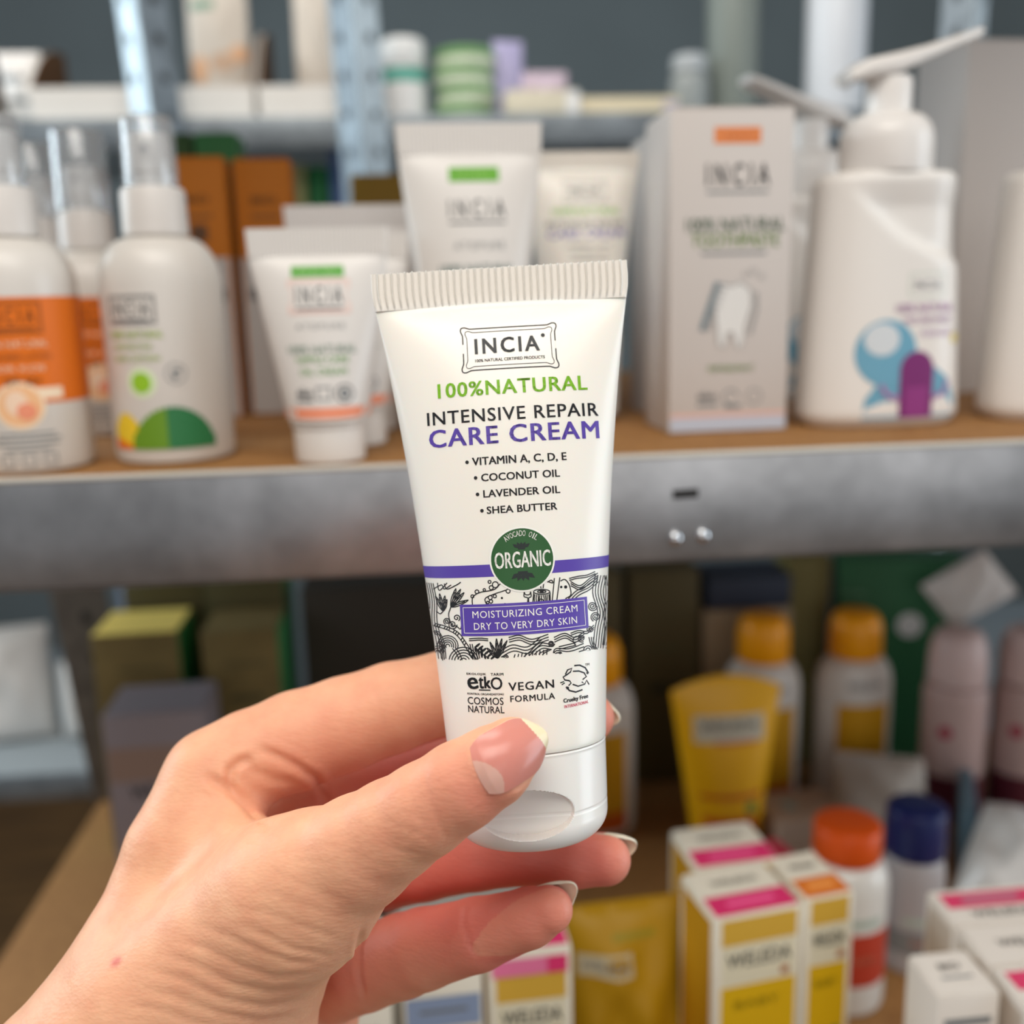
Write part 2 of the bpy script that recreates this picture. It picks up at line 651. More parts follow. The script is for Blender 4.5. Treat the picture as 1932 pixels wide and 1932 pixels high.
DOODLE = """-932,2714 -927,2677 -920,2640 -915,2602 -910,2564 -909,2524 -912,2484 -919,2441;-906,2716 -899,2678 -893,2640 -887,2603 -882,2565 -880,2526 -882,2487 -887,2446 -893,2405 -898,2363 -900,2322 -896,2282 -890,2244 -880,2206 -872,2168 -865,2129 -861,2090 -857,2050 -855,2011 -852,1972 -849,1932;-880,2716 -874,2678 -868,2640 -861,2603 -856,2565 -853,2527 -854,2488 -858,2448 -864,2408 -867,2366 -868,2326 -864,2288 -856,2248 -848,2210 -839,2172 -832,2134 -828,2094 -824,2056 -820,2017 -817,1978 -814,1939;-856,2714 -850,2677 -843,2640 -836,2602 -830,2564 -828,2526 -828,2488 -831,2448 -835,2408 -838,2368 -838,2328 -834,2290 -826,2251 -817,2212 -809,2174 -802,2136 -796,2097 -792,2058 -788,2020 -784,1981 -780,1942;-762,2434 -763,2452 -766,2472 -772,2490 -780,2510 -791,2528 -804,2548 -820,2566 -838,2586;-762,2434 -776,2446 -789,2460 -801,2476 -812,2494 -820,2514 -828,2536 -834,2560 -838,2586;-762,2434 -822,2555;-762,2434 -758,2454 -756,2474 -756,2496 -758,2518 -763,2540 -770,2564 -779,2588 -790,2612;-762,2434 -772,2450 -780,2468 -786,2488 -791,2510 -794,2534 -794,2558 -794,2584 -790,2612;-762,2434 -784,2576;-762,2434 -752,2450 -743,2466 -737,2484 -732,2504 -730,2524 -728,2546 -730,2568 -732,2592;-762,2434 -766,2450 -768,2468 -767,2486 -764,2506 -760,2526 -752,2548 -744,2570 -732,2592;-762,2434 -738,2560;-762,2434 -750,2444 -740,2456 -731,2470 -724,2484 -719,2500 -716,2517 -713,2536 -712,2555;-762,2434 -763,2448 -762,2462 -760,2478 -754,2492 -748,2508 -738,2524 -726,2539 -712,2555;-762,2434 -722,2531;-677,2478 -662,2495 -650,2514 -639,2535 -630,2558 -623,2582 -618,2608 -614,2635 -613,2664;-677,2478 -678,2498 -676,2520 -672,2544 -666,2566 -656,2590 -644,2614 -630,2640 -613,2664;-677,2478 -626,2628;-677,2478 -658,2492 -640,2510 -624,2529 -610,2550 -596,2574 -584,2600 -574,2627 -564,2657;-677,2478 -672,2500 -664,2522 -654,2545 -642,2568 -626,2590 -608,2612 -587,2635 -564,2657;-677,2478 -586,2622;-677,2478 -656,2488 -636,2500 -616,2514 -598,2532 -580,2551 -562,2572 -546,2596 -531,2622;-677,2478 -667,2498 -655,2518 -640,2537 -624,2556 -604,2574 -582,2590 -558,2607 -531,2622;-677,2478 -560,2594;-677,2478 -654,2478 -632,2480 -610,2486 -587,2494 -564,2504 -540,2516 -516,2530 -492,2548;-677,2478 -660,2492 -642,2505 -621,2516 -598,2526 -574,2534 -549,2540 -522,2544 -492,2548;-677,2478 -528,2534;-762,2434 -768,2427 -775,2420 -782,2414 -789,2408 -796,2406 -805,2408 -814,2412 -823,2418 -832,2425 -841,2430;-677,2478 -684,2462 -690,2446 -698,2430 -703,2414 -705,2397 -704,2378 -699,2356 -692,2334 -685,2316 -678,2302 -669,2294 -659,2291 -648,2290 -638,2291 -628,2290;-857,2654 -836,2666 -815,2677 -794,2688 -776,2696 -762,2699 -754,2695 -750,2684 -746,2672 -743,2662 -736,2658 -724,2661 -709,2669 -692,2679 -676,2690 -660,2699;-732,2713 -728,2700 -726,2686 -722,2673 -716,2663 -706,2658 -690,2660 -668,2668 -644,2679 -622,2690 -604,2698 -592,2704 -582,2710 -574,2715 -568,2720 -560,2725;-806,2720 -804,2702 -802,2682 -801,2662 -796,2648 -788,2644 -776,2649 -758,2664 -740,2682 -720,2702 -702,2720;-622,2304 -628,2284 -644,2269 -663,2262 -682,2262 -698,2270 -707,2284 -708,2300 -702,2316 -690,2327 -676,2332 -662,2332 -650,2325 -644,2314 -644,2303 -648,2292 -656,2285 -666,2282 -676,2283 -683,2288 -686,2294 -686,2302 -682,2308 -678,2311 -672,2312 -668,2311 -665,2308 -664,2305;-744,2300 -757,2310 -762,2324 -760,2339 -752,2352 -740,2360 -725,2363 -712,2360 -704,2352 -700,2342 -702,2330 -708,2321 -717,2315 -728,2313 -736,2316 -742,2322 -745,2329 -744,2336 -738,2342 -732,2346 -726,2347 -720,2345 -718,2341 -716,2337 -718,2333 -721,2330 -724,2329 -726,2330;-605,2342 -594,2354 -590,2368 -592,2382 -600,2393 -612,2398 -625,2398 -636,2392 -644,2384 -646,2374 -644,2364 -638,2358 -630,2354 -622,2356 -616,2360 -612,2365 -611,2370 -612,2375 -616,2378 -620,2378 -624,2378;-628,2290 -620,2282 -610,2274 -602,2265 -594,2261 -587,2264 -582,2274 -578,2293 -574,2314 -571,2338 -567,2358;-455,2496 -454,2512 -455,2528 -454,2544 -453,2560 -446,2574 -437,2585 -424,2595 -410,2604 -392,2612 -372,2618 -348,2624 -319,2627 -288,2630 -260,2634 -236,2640 -217,2649 -202,2660 -190,2672 -178,2685 -165,2697;-312,2496 -316,2508 -322,2521 -326,2534 -328,2546 -324,2556 -314,2566 -299,2574 -280,2582 -260,2588 -238,2596 -216,2603 -192,2610 -166,2616 -140,2624 -115,2630;-435,2582 -438,2574 -446,2569 -456,2569 -463,2574 -465,2584 -462,2592 -454,2597 -444,2597 -438,2592 -435,2582;-383,2626 -388,2614 -398,2608 -409,2608 -418,2616 -422,2626 -417,2638 -407,2644 -396,2644 -386,2636 -383,2626;-316,2642 -318,2635 -324,2630 -332,2631 -338,2636 -340,2642 -337,2650 -331,2654 -323,2654 -318,2649 -316,2642;-238,2660 -243,2648 -254,2642 -266,2642 -276,2650 -279,2662 -274,2674 -264,2680 -252,2680 -242,2672 -238,2660;-187,2687 -194,2670 -209,2660 -228,2661 -242,2672 -246,2690 -240,2707 -224,2717 -206,2716 -192,2704 -187,2687;-257,2717 -260,2708 -268,2704 -277,2704 -284,2710 -286,2718 -284,2727 -276,2732 -266,2732 -259,2726 -257,2717;-254,2564 -258,2553 -268,2546 -281,2546 -291,2554 -294,2566 -290,2578 -279,2584 -266,2584 -256,2576 -254,2564;-212,2576 -216,2566 -224,2562 -235,2562 -242,2568 -244,2578 -241,2586 -233,2592 -222,2592 -215,2586 -212,2576;-252,2527 -256,2517 -264,2511 -276,2512 -284,2518 -286,2528 -282,2538 -274,2544 -262,2544 -254,2537 -252,2527;-288,2518 -292,2510 -298,2506 -305,2506 -311,2512 -313,2518 -310,2526 -304,2530 -296,2530 -290,2524 -288,2518;-75,2618 -80,2607 -90,2600 -102,2601 -112,2609 -116,2621 -111,2632 -100,2639 -88,2638 -78,2630 -75,2618;-153,2556 -156,2550 -163,2550 -166,2556 -162,2562 -156,2562 -153,2556;-157,2556 -159,2554 -162,2554 -162,2558 -158,2558 -157,2556;-126,2494 -130,2489 -137,2490 -140,2496 -136,2501 -130,2500 -126,2494;-131,2495 -133,2492 -136,2494 -136,2496 -132,2498 -131,2495;486,2618 478,2609 466,2610 461,2621 468,2631 480,2630 486,2618;478,2620 474,2615 469,2618 469,2623 475,2624 478,2620;437,2623 432,2616 424,2617 421,2624 426,2631 434,2630 437,2623;432,2624 430,2620 426,2622 426,2626 430,2626 432,2624;476,2624 473,2619 468,2620 465,2624 468,2629 474,2628 476,2624;473,2624 471,2622 468,2623 469,2626 472,2626 473,2624;314,2586 308,2578 290,2571 262,2568 232,2568 201,2572 175,2580 158,2588 152,2598 159,2607 177,2614 204,2617 235,2616 266,2612 292,2605 308,2596 314,2586;276,2590 270,2585 254,2582 233,2582 211,2585 196,2590 190,2597 196,2602 212,2606 234,2606 256,2602 271,2597 276,2590;250,2594 244,2590 233,2590 222,2592 217,2596 222,2600 234,2600 245,2598 250,2594;154,2592 136,2472;314,2580 311,2492;162,2574 155,2531 156,2484;179,2569 174,2530 175,2483;196,2566 196,2528 186,2482;213,2562 204,2528 212,2480;231,2560 225,2526 224,2480;248,2560 254,2524 244,2478;266,2560 270,2523 261,2476;284,2562 284,2522 275,2476;302,2564 302,2520 300,2474;245,2498 240,2484 226,2476 212,2478 200,2487 196,2502 202,2516 214,2523 230,2522 241,2512 245,2498;85,2489 88,2500 90,2512 92,2524 94,2534 92,2542 88,2547 80,2550 72,2551 64,2553 58,2558 56,2565 57,2574 58,2584 60,2594 61,2604;100,2488 100,2500 100,2512 100,2523 101,2534 103,2542 106,2546 112,2548 117,2548 122,2549 125,2553 127,2560 127,2570 126,2581 126,2592 125,2602;61,2604 63,2598 64,2592 66,2586 69,2580 73,2576 79,2574 87,2572 96,2572 104,2572 110,2574 115,2578 118,2584 120,2590 123,2596 125,2602;421,2719 373,2480;366,2716 330,2491;424,2682 434,2686 442,2690 452,2694 461,2696 470,2694 478,2688 488,2678 496,2666 504,2652 511,2636 516,2619 520,2598 523,2576 524,2557 521,2541 514,2530 503,2522 489,2517 476,2512 463,2506;228,2626 227,2634 226,2642 224,2650 223,2658 222,2667;248,2624 250,2636 252,2646 254,2656 256,2667 258,2678;293,2682 302,2686 311,2690 320,2695 328,2698 335,2698 340,2696 344,2689 348,2682 348,2674 347,2671 342,2671 334,2673 325,2676 316,2680 306,2684;524,2670 543,2658 562,2644 581,2632 600,2623 620,2620 640,2624 662,2636 684,2650 704,2665 725,2678 744,2688 763,2696 782,2705 800,2714 818,2722;525,2649 544,2638 563,2624 582,2611 601,2602 621,2598 642,2603 663,2614 684,2628 706,2643 726,2656 746,2665 764,2674 782,2682 801,2690 820,2699;526,2628 545,2616 564,2603 582,2590 602,2581 622,2578 642,2582 664,2592 686,2606 706,2621 727,2633 746,2642 765,2651 784,2660 802,2668 820,2676;493,2503 511,2518 528,2532 545,2548 563,2561 583,2573 605,2582 628,2590 653,2596 678,2604 702,2612 724,2624 746,2637 768,2651 789,2666 812,2679;500,2476 518,2490 534,2506 552,2521 570,2535 589,2548 611,2558 634,2565 659,2572 684,2580 707,2588 730,2600 752,2614 773,2629 794,2644 817,2658;507,2448 524,2463 540,2479 558,2494 576,2509 596,2522 617,2532 640,2540 665,2548 690,2555 713,2565 736,2578 757,2592 778,2606 801,2622 822,2636;514,2700 530,2702 546,2706 564,2708 580,2710 598,2712 618,2714 638,2714 659,2714 680,2714 700,2716 718,2720 736,2725 754,2730 772,2736 790,2741;514,2682 531,2684 548,2686 564,2690 582,2692 600,2694 619,2694 639,2694 660,2694 680,2694 700,2696 719,2700 738,2704 755,2710 773,2715 792,2720;790,2708 781,2674 770,2640 760,2605 753,2570 750,2534 754,2494 765,2454 778,2412 788,2370 792,2332 790,2298 782,2266 772,2236 762,2206 752,2172 746,2137 739,2100 732,2062 726,2024 719,1986;820,2702 810,2667 800,2632 790,2598 782,2563 779,2526 784,2488 794,2446 806,2404 817,2362 822,2324 819,2289 811,2258 801,2228 790,2197 781,2164 774,2128 766,2091 760,2053 753,2015 746,1977;851,2694 841,2660 830,2626 819,2591 812,2556 809,2520 813,2480 824,2438 836,2395 848,2353 852,2314 849,2279 841,2248 830,2218 819,2188 810,2155 802,2119 795,2082 788,2044 782,2006 774,1968;882,2687 872,2652 860,2618 849,2584 841,2548 838,2512 843,2472 854,2429 868,2386 880,2342 885,2302 882,2267 874,2236 862,2206 850,2177 840,2144 832,2108 824,2072 818,2034 810,1995 803,1957;916,2678 904,2643 893,2609 881,2575 872,2540 870,2502 874,2462 886,2419 902,2372;898,2190 884,2162 872,2130 864,2096 856,2058 848,2020 840,1982 833,1945;896,2688 898,2652 902,2614 904,2577 905,2540 904,2502 898,2464 890,2425 880,2386 872,2348 866,2312 864,2276 864,2242 866,2208 867,2174 865,2140 860,2108 854,2076 845,2044 837,2013 829,1982;918,2683 920,2645 924,2608 927,2569;913,2416 902,2378 894,2340 888,2304 886,2268 886,2232 888,2198 890,2163 888,2129 883,2096 876,2065 866,2034 858,2004 850,1973;882,1990 872,1960;794,2389 786,2370 770,2356 748,2352 726,2357 708,2369 698,2386 696,2404 703,2420 716,2432 733,2435 750,2431 764,2421 772,2407 774,2392 768,2380 758,2373 744,2370 732,2374 722,2382 716,2392 716,2402 720,2410 728,2416 736,2416 744,2414 751,2409 754,2402 754,2396 751,2392 746,2389 742,2389 738,2391 735,2394 734,2397;740,2246 724,2264 716,2284 718,2304 730,2320 747,2329 768,2329 787,2320 802,2306 808,2288 806,2272 796,2260 781,2254 764,2254 750,2262 740,2272 735,2286 737,2298 744,2307 755,2312 767,2310 778,2306 784,2297 788,2288 786,2280 780,2274 773,2272 766,2272 760,2276 756,2282 755,2286 756,2290 760,2293 763,2294 766,2292;622,2062 606,2060 589,2066 576,2076 570,2091 570,2105 577,2117 588,2124 602,2126 614,2121 623,2112 628,2102 628,2091 622,2082 614,2078 604,2078 596,2081 590,2087 587,2094 588,2101 592,2106 597,2108 602,2108 607,2106 610,2102 610,2098 610,2096 608,2094;536,2044 520,2063 514,2084 518,2104 530,2119 547,2126 564,2124 578,2116 587,2104 589,2092 585,2082 578,2076 569,2074 562,2077;329,2080 324,2067 314,2058 301,2054 288,2056 278,2063 271,2074 270,2086 274,2096 282,2104 292,2106 303,2104 311,2098 316,2090 317,2081 314,2073 307,2068 300,2066 292,2067 286,2072 282,2078 282,2084 284,2090 289,2094 294,2095 300,2094 303,2090 305,2086 305,2082 303,2079 300,2078 298,2078 295,2078 294,2080 293,2082;616,1973 620,1993 634,2008 654,2014 674,2012 692,2001 704,1985 709,1968;639,1972 642,1982 650,1990 660,1992 671,1990 679,1984 684,1977 685,1969 682,1963;663,1964 662,1968;-181,1979 -177,1990 -168,1999 -157,2003 -146,2002 -137,1996 -132,1987 -131,1977;-168,1978 -166,1985 -161,1989 -155,1990 -150,1990 -146,1986 -144,1982 -144,1977 -146,1974;-154,1973 -156,1974 -156,1976;734,2171 728,2157 716,2148 702,2146 686,2149 674,2158 668,2170 666,2183 671,2194 680,2200 692,2202 702,2199 712,2192 716,2184 717,2174 713,2167 706,2162 698,2162 692,2164 686,2169 684,2174 684,2180 686,2184 690,2186 694,2186 698,2184 700,2182 700,2179;358,1984 366,1990 375,1992 384,1990 390,1984 394,1977;370,1976 374,1978 377,1978 380,1977 382,1975;-880,2270 -850,2269 -820,2266 -792,2264 -766,2258 -740,2252 -716,2244 -692,2234 -670,2224 -648,2211 -628,2195 -610,2175 -592,2152 -576,2127 -560,2101 -544,2075 -527,2048 -511,2020 -494,1992 -478,1963;-859,2299 -830,2297 -801,2294 -774,2290 -747,2285 -722,2278 -698,2270 -674,2261 -651,2250 -630,2238 -609,2222 -590,2202 -574,2179 -557,2154 -541,2128 -524,2102 -508,2076 -492,2048 -475,2020 -459,1991 -442,1963;-882,2268 -856,2300;-851,2267 -828,2297;-822,2265 -799,2294;-766,2257 -745,2285;-740,2250 -720,2278;-716,2242 -696,2270;-670,2223 -650,2250;-648,2210 -628,2237;-628,2194 -608,2221;-592,2152 -572,2178;-576,2127 -556,2153;-560,2101 -540,2127;-526,2048 -507,2074;-510,2020 -490,2046;-494,1992 -474,2018;-748,2068 -754,2072 -756,2078 -756,2086 -753,2092 -748,2098 -740,2102 -733,2104 -726,2103 -720,2100 -716,2094 -714,2088 -716,2080;-764,2048 -775,2058 -780,2071 -780,2086 -773,2102 -762,2114 -746,2123 -730,2126 -714,2124 -702,2116 -694,2105 -690,2090 -694,2076;-778,2030 -794,2044 -802,2064 -802,2086 -792,2109 -774,2128 -752,2141 -728,2146 -705,2142 -686,2132 -674,2114 -670,2093 -674,2071;-794,2010 -816,2028 -828,2054 -826,2086 -812,2117 -788,2144 -758,2162 -725,2168 -694,2164 -669,2148 -652,2124 -647,2096 -653,2066;-810,1989 -840,2010 -855,2043 -852,2084 -834,2124 -803,2160 -764,2182 -722,2190 -684,2184 -652,2164 -631,2134 -624,2098 -632,2060;-612,1950 -606,1958 -600,1964 -593,1969 -584,1972 -576,1974 -568,1973 -560,1970 -552,1966 -547,1960;-637,1958 -629,1972 -618,1984 -604,1992 -590,1998 -574,2000 -560,2000 -546,1995 -534,1987 -524,1977 -517,1964;-670,1946 -664,1967 -651,1986 -635,2004 -616,2016 -594,2024 -572,2028 -551,2026 -531,2020 -514,2008 -500,1993 -490,1975;-700,1948 -690,1976 -674,2001 -652,2023 -628,2040 -600,2050 -571,2055 -543,2052 -517,2044 -494,2029 -477,2010 -464,1986 -458,1960;-728,1949 -716,1984 -696,2016 -670,2042 -639,2064 -604,2077 -570,2082 -535,2079 -503,2068 -476,2050 -454,2026 -438,1996 -431,1964;-878,1985 -880,1991 -878,1998 -874,2006 -868,2013 -860,2019 -853,2023 -846,2025 -838,2025 -833,2023 -828,2020 -826,2014 -826,2008;-886,2020 -871,2035 -856,2043 -840,2048 -827,2047 -815,2043 -807,2036 -802,2025 -801,2014;-882,2050 -857,2064 -836,2070 -815,2068 -799,2062 -786,2050 -779,2034 -778,2017;-886,2191 -871,2192 -858,2188 -846,2180 -836,2164 -827,2145 -819,2122 -812,2098 -807,2072 -804,2046 -802,2017 -802,1986 -802,1956 -802,1926;-896,2205 -880,2206 -865,2206 -852,2206 -838,2202 -828,2192 -818,2178 -809,2158 -801,2136 -794,2111 -788,2086 -785,2059 -784,2030 -784,2000 -784,1969 -783,1940;-874,2222 -860,2220 -846,2220 -832,2218 -820,2214 -809,2204 -800,2190 -790,2170 -782,2148 -775,2123 -770,2098 -766,2071 -765,2042 -764,2012 -764,1982 -764,1952;-686,2065 -677,2055 -668,2045 -660,2035 -652,2024 -646,2013 -640,2000 -634,1988 -630,1974 -626,1960;-654,2073 -646,2063 -638,2053 -630,2042 -622,2032 -615,2020 -609,2008 -604,1995 -600,1982 -595,1968 -590,1954;-458,2090 -442,2075 -428,2060 -413,2045 -397,2030 -380,2016 -360,2002 -340,1989 -318,1975;-451,2083 -444,2085 -438,2088 -432,2091 -425,2095 -419,2100 -413,2106 -407,2113 -401,2120;-451,2083 -447,2089 -443,2094 -438,2100 -432,2104 -426,2109 -418,2113 -410,2117 -401,2120;-451,2083 -454,2078 -454,2072 -455,2067 -455,2062 -454,2056 -452,2050 -449,2043 -446,2038;-451,2083 -448,2078 -446,2074 -443,2069 -442,2064 -442,2058 -442,2052 -444,2044 -446,2038;-421,2060 -414,2062 -408,2064 -401,2068 -395,2072 -389,2078 -383,2084 -377,2090 -371,2098;-421,2060 -418,2066 -413,2072 -408,2077 -402,2082 -396,2086 -388,2090 -380,2094 -371,2098;-421,2060 -423,2055 -424,2050 -425,2044 -424,2039 -424,2033 -422,2027 -419,2021 -416,2014;-421,2060 -418,2056 -416,2052 -414,2046 -412,2041 -412,2035 -412,2028 -414,2022 -416,2014;-391,2038 -384,2039 -378,2042 -372,2045 -365,2050 -359,2054 -353,2060 -347,2067 -341,2074;-391,2038 -388,2043 -383,2049 -378,2054 -372,2059 -366,2064 -358,2068 -350,2071 -341,2074;-391,2038 -393,2032 -394,2027 -395,2022 -394,2016 -394,2010 -392,2005 -389,1998 -386,1992;-391,2038 -388,2033 -385,2028 -384,2024 -382,2018 -382,2012 -382,2006 -384,1999 -386,1992;-361,2014 -354,2016 -348,2019 -342,2023 -335,2026 -329,2032 -323,2038 -317,2044 -312,2052;-361,2014 -358,2020 -353,2026 -348,2031 -342,2036 -336,2040 -328,2044 -320,2048 -312,2052;-361,2014 -363,2010 -364,2004 -365,1999 -364,1993 -364,1988 -362,1982 -359,1976 -356,1969;-361,2014 -358,2010 -355,2006 -354,2000 -352,1995 -352,1990 -352,1983 -354,1976 -356,1969;-331,1992 -324,1993 -318,1996 -312,2000 -306,2004 -299,2008 -293,2014 -288,2021 -282,2028;-331,1992 -328,1998 -323,2003 -318,2008 -312,2013 -306,2018 -298,2022 -290,2025 -282,2028;-331,1992 -333,1986 -334,1982 -335,1976 -334,1970;-331,1992 -328,1988 -326,1983 -324,1977 -322,1972;-302,1968 -294,1970 -288,1973 -282,1976 -276,1980 -270,1986 -264,1991 -258,1998 -252,2005;-302,1968 -298,1974 -294,1980 -288,1985 -282,1990 -276,1994 -269,1998 -261,2002 -252,2005;-234,1974 -240,1989 -248,2002 -258,2016 -270,2030 -284,2042 -299,2054 -316,2065 -336,2076;-234,1974 -248,1980 -262,1989 -276,1998 -289,2010 -302,2024 -314,2040 -325,2056 -336,2076;-234,1974 -315,2056;-234,1974 -236,1993 -239,2012 -244,2032 -252,2052 -262,2072 -274,2093 -287,2114 -302,2135;-234,1974 -246,1988 -258,2004 -268,2022 -277,2041 -285,2062 -292,2084 -298,2109 -302,2135;-234,1974 -288,2103;-234,1974 -228,1994 -224,2016 -222,2038 -221,2061 -222,2086 -225,2112 -230,2138 -236,2166;-234,1974 -240,1993 -244,2014 -247,2036 -248,2060 -248,2085 -246,2111 -242,2138 -236,2166;-234,1974 -236,2128;-234,1974 -222,1992 -213,2012 -204,2034 -198,2057 -192,2082 -188,2108 -184,2136 -182,2164;-234,1974 -234,1995 -233,2017 -229,2040 -224,2063 -216,2088 -206,2112 -196,2138 -182,2164;-234,1974 -192,2126;-234,1974 -218,1989 -204,2005 -190,2024 -176,2043 -164,2066 -153,2090 -142,2116 -132,2143;-234,1974 -228,1994 -220,2015 -211,2036 -200,2057 -186,2078 -170,2100 -152,2121 -132,2143;-234,1974 -152,2110;-412,1973 -414,1989 -417,2006 -422,2023 -428,2040 -436,2058 -445,2076;-426,1969 -431,1984 -436,2000 -439,2017 -442,2036 -444,2056 -445,2076;-388,1982 -385,1994 -382,2006 -381,2018 -381,2031 -382,2045 -383,2059 -386,2074 -390,2090;-388,1982 -392,1993 -395,2005 -396,2018 -397,2030 -396,2044 -396,2058 -393,2074 -390,2090;-388,1982 -389,2068;-208,2042 -184,2054 -160,2068 -136,2081 -111,2092 -85,2098 -57,2096 -28,2087 2,2076 32,2070 60,2070 88,2080 116,2098 144,2118 172,2140 200,2160;-204,2013 -180,2026 -156,2039 -132,2052 -107,2062 -80,2068 -53,2066 -24,2057 6,2046 36,2039 64,2040 93,2050 121,2066 148,2088 176,2109 204,2128;-200,1984 -176,1996 -152,2010 -127,2023 -102,2032 -76,2038 -48,2036 -20,2027 10,2016 40,2008 69,2009 98,2019 125,2036 153,2056 181,2078 209,2097;-117,2171 -96,2175 -74,2180 -53,2185 -32,2188 -9,2186 13,2180 35,2169 57,2156 82,2146 108,2141 138,2143 170,2150 204,2158 238,2168 272,2176;-116,2149 -94,2152 -74,2158 -52,2162 -30,2164 -8,2163 14,2156 36,2144 58,2132 83,2121 110,2116 140,2118 172,2124 206,2132 240,2142 274,2149;-115,2126 -94,2130 -72,2135 -51,2139 -30,2141 -7,2140 15,2132 37,2120 60,2108 84,2096 110,2091 140,2092 172,2098 206,2106 240,2115 274,2122;20,1977 39,1992 58,2006 78,2020 97,2036 116,2054 136,2072 155,2086 174,2096 192,2100 211,2098 229,2094 247,2089 266,2085;70,1984 89,1998 108,2014 128,2030 148,2048 168,2061 188,2070 206,2073 225,2070 244,2066 262,2060 281,2056;120,1991 141,2007 161,2023 181,2036 201,2044 220,2046 240,2043 258,2037 278,2030 296,2026;166,1990 180,2001 196,2010 214,2016 233,2021 251,2026 270,2032;200,1980 212,1992 226,2001 241,2008 258,2014 274,2020 290,2026;310,1990 315,2007 323,2022 336,2030 356,2032 380,2028 408,2022 436,2016 465,2014 494,2018 526,2023 558,2030 590,2038 622,2044;318,1988 326,2002 340,2010 359,2010 384,2005 411,1998 440,1990 469,1988 499,1990 530,1994 562,2000 594,2007 626,2011;329,1982 342,1989 362,1988 386,1982;566,1970 598,1975 632,1979;325,2140 348,2148 370,2156 393,2164 415,2168 436,2169 457,2162 475,2150 493,2136 512,2123 531,2118 550,2120 571,2126 592,2137 612,2148 634,2157;326,2118 348,2124 371,2133 394,2140 416,2146 438,2146 457,2139 476,2126 494,2112 512,2100 532,2094 552,2096 572,2103 592,2113 614,2124 634,2133;326,2094 349,2102 372,2110 394,2117 417,2122 438,2122 458,2116 477,2103 495,2088 514,2076 532,2070 552,2072 573,2080 594,2090 614,2100 636,2110;368,2045 392,2048 418,2051 443,2054 466,2056 486,2058 501,2060 513,2061 523,2062 532,2063 542,2064;368,2021 393,2024 419,2026 444,2030 467,2032 487,2034 503,2035 514,2036 524,2038 534,2039 544,2040;493,2163 510,2166 527,2171 544,2175 562,2178 578,2178 596,2176 613,2170 630,2164 648,2160 664,2159 680,2164 696,2174 711,2185 726,2197 742,2208;494,2142 511,2146 528,2150 545,2154 562,2158 580,2158 596,2156 614,2150 632,2144 648,2138 665,2138 681,2144 696,2153 712,2164 727,2176 742,2187;682,2098 684,2084 686,2070 688,2056 692,2041 696,2026 703,2011 712,1996 722,1980 731,1964;706,2094 707,2080 708,2066 710,2052 712,2037 716,2023 722,2008 730,1992 739,1976 748,1960;729,2089 730,2075 730,2061 731,2047 732,2033 736,2018 742,2004 748,1988 757,1972 766,1956;874,1939 877,1924;-508,2166 -486,2168 -463,2170 -440,2171 -418,2172 -398,2172 -380,2172 -364,2170 -348,2168 -333,2166 -317,2164;-510,2147 -487,2148 -464,2150 -441,2152 -420,2154 -400,2154 -381,2153 -364,2152 -349,2150 -334,2148 -318,2146;-502,2116 -499,2097 -495,2077 -492,2058 -488,2039 -485,2022 -482,2007 -480,1993 -478,1980 -476,1968;-480,2116 -477,2097 -474,2078 -471,2058 -468,2040 -466,2023 -464,2007 -462,1993 -461,1981 -459,1968;-76,1975 -72,1981 -70,1988 -68,1994 -65,2000 -63,2007;-38,1980 -34,1988 -32,1995 -30,2003 -28,2010;-3,1978 0,1987 2,1996 4,2005 7,2014;32,1977 34,1986 37,1997 40,2007 42,2017;70,1986 72,1998 74,2009 77,2020;104,1985 107,1998 110,2010 112,2023;139,1984 142,1998 144,2012 147,2026;174,1983 176,1998 180,2014 182,2028;209,1982 212,1998 214,2014 217,2030;244,1980 246,1998 250,2016 252,2032"""


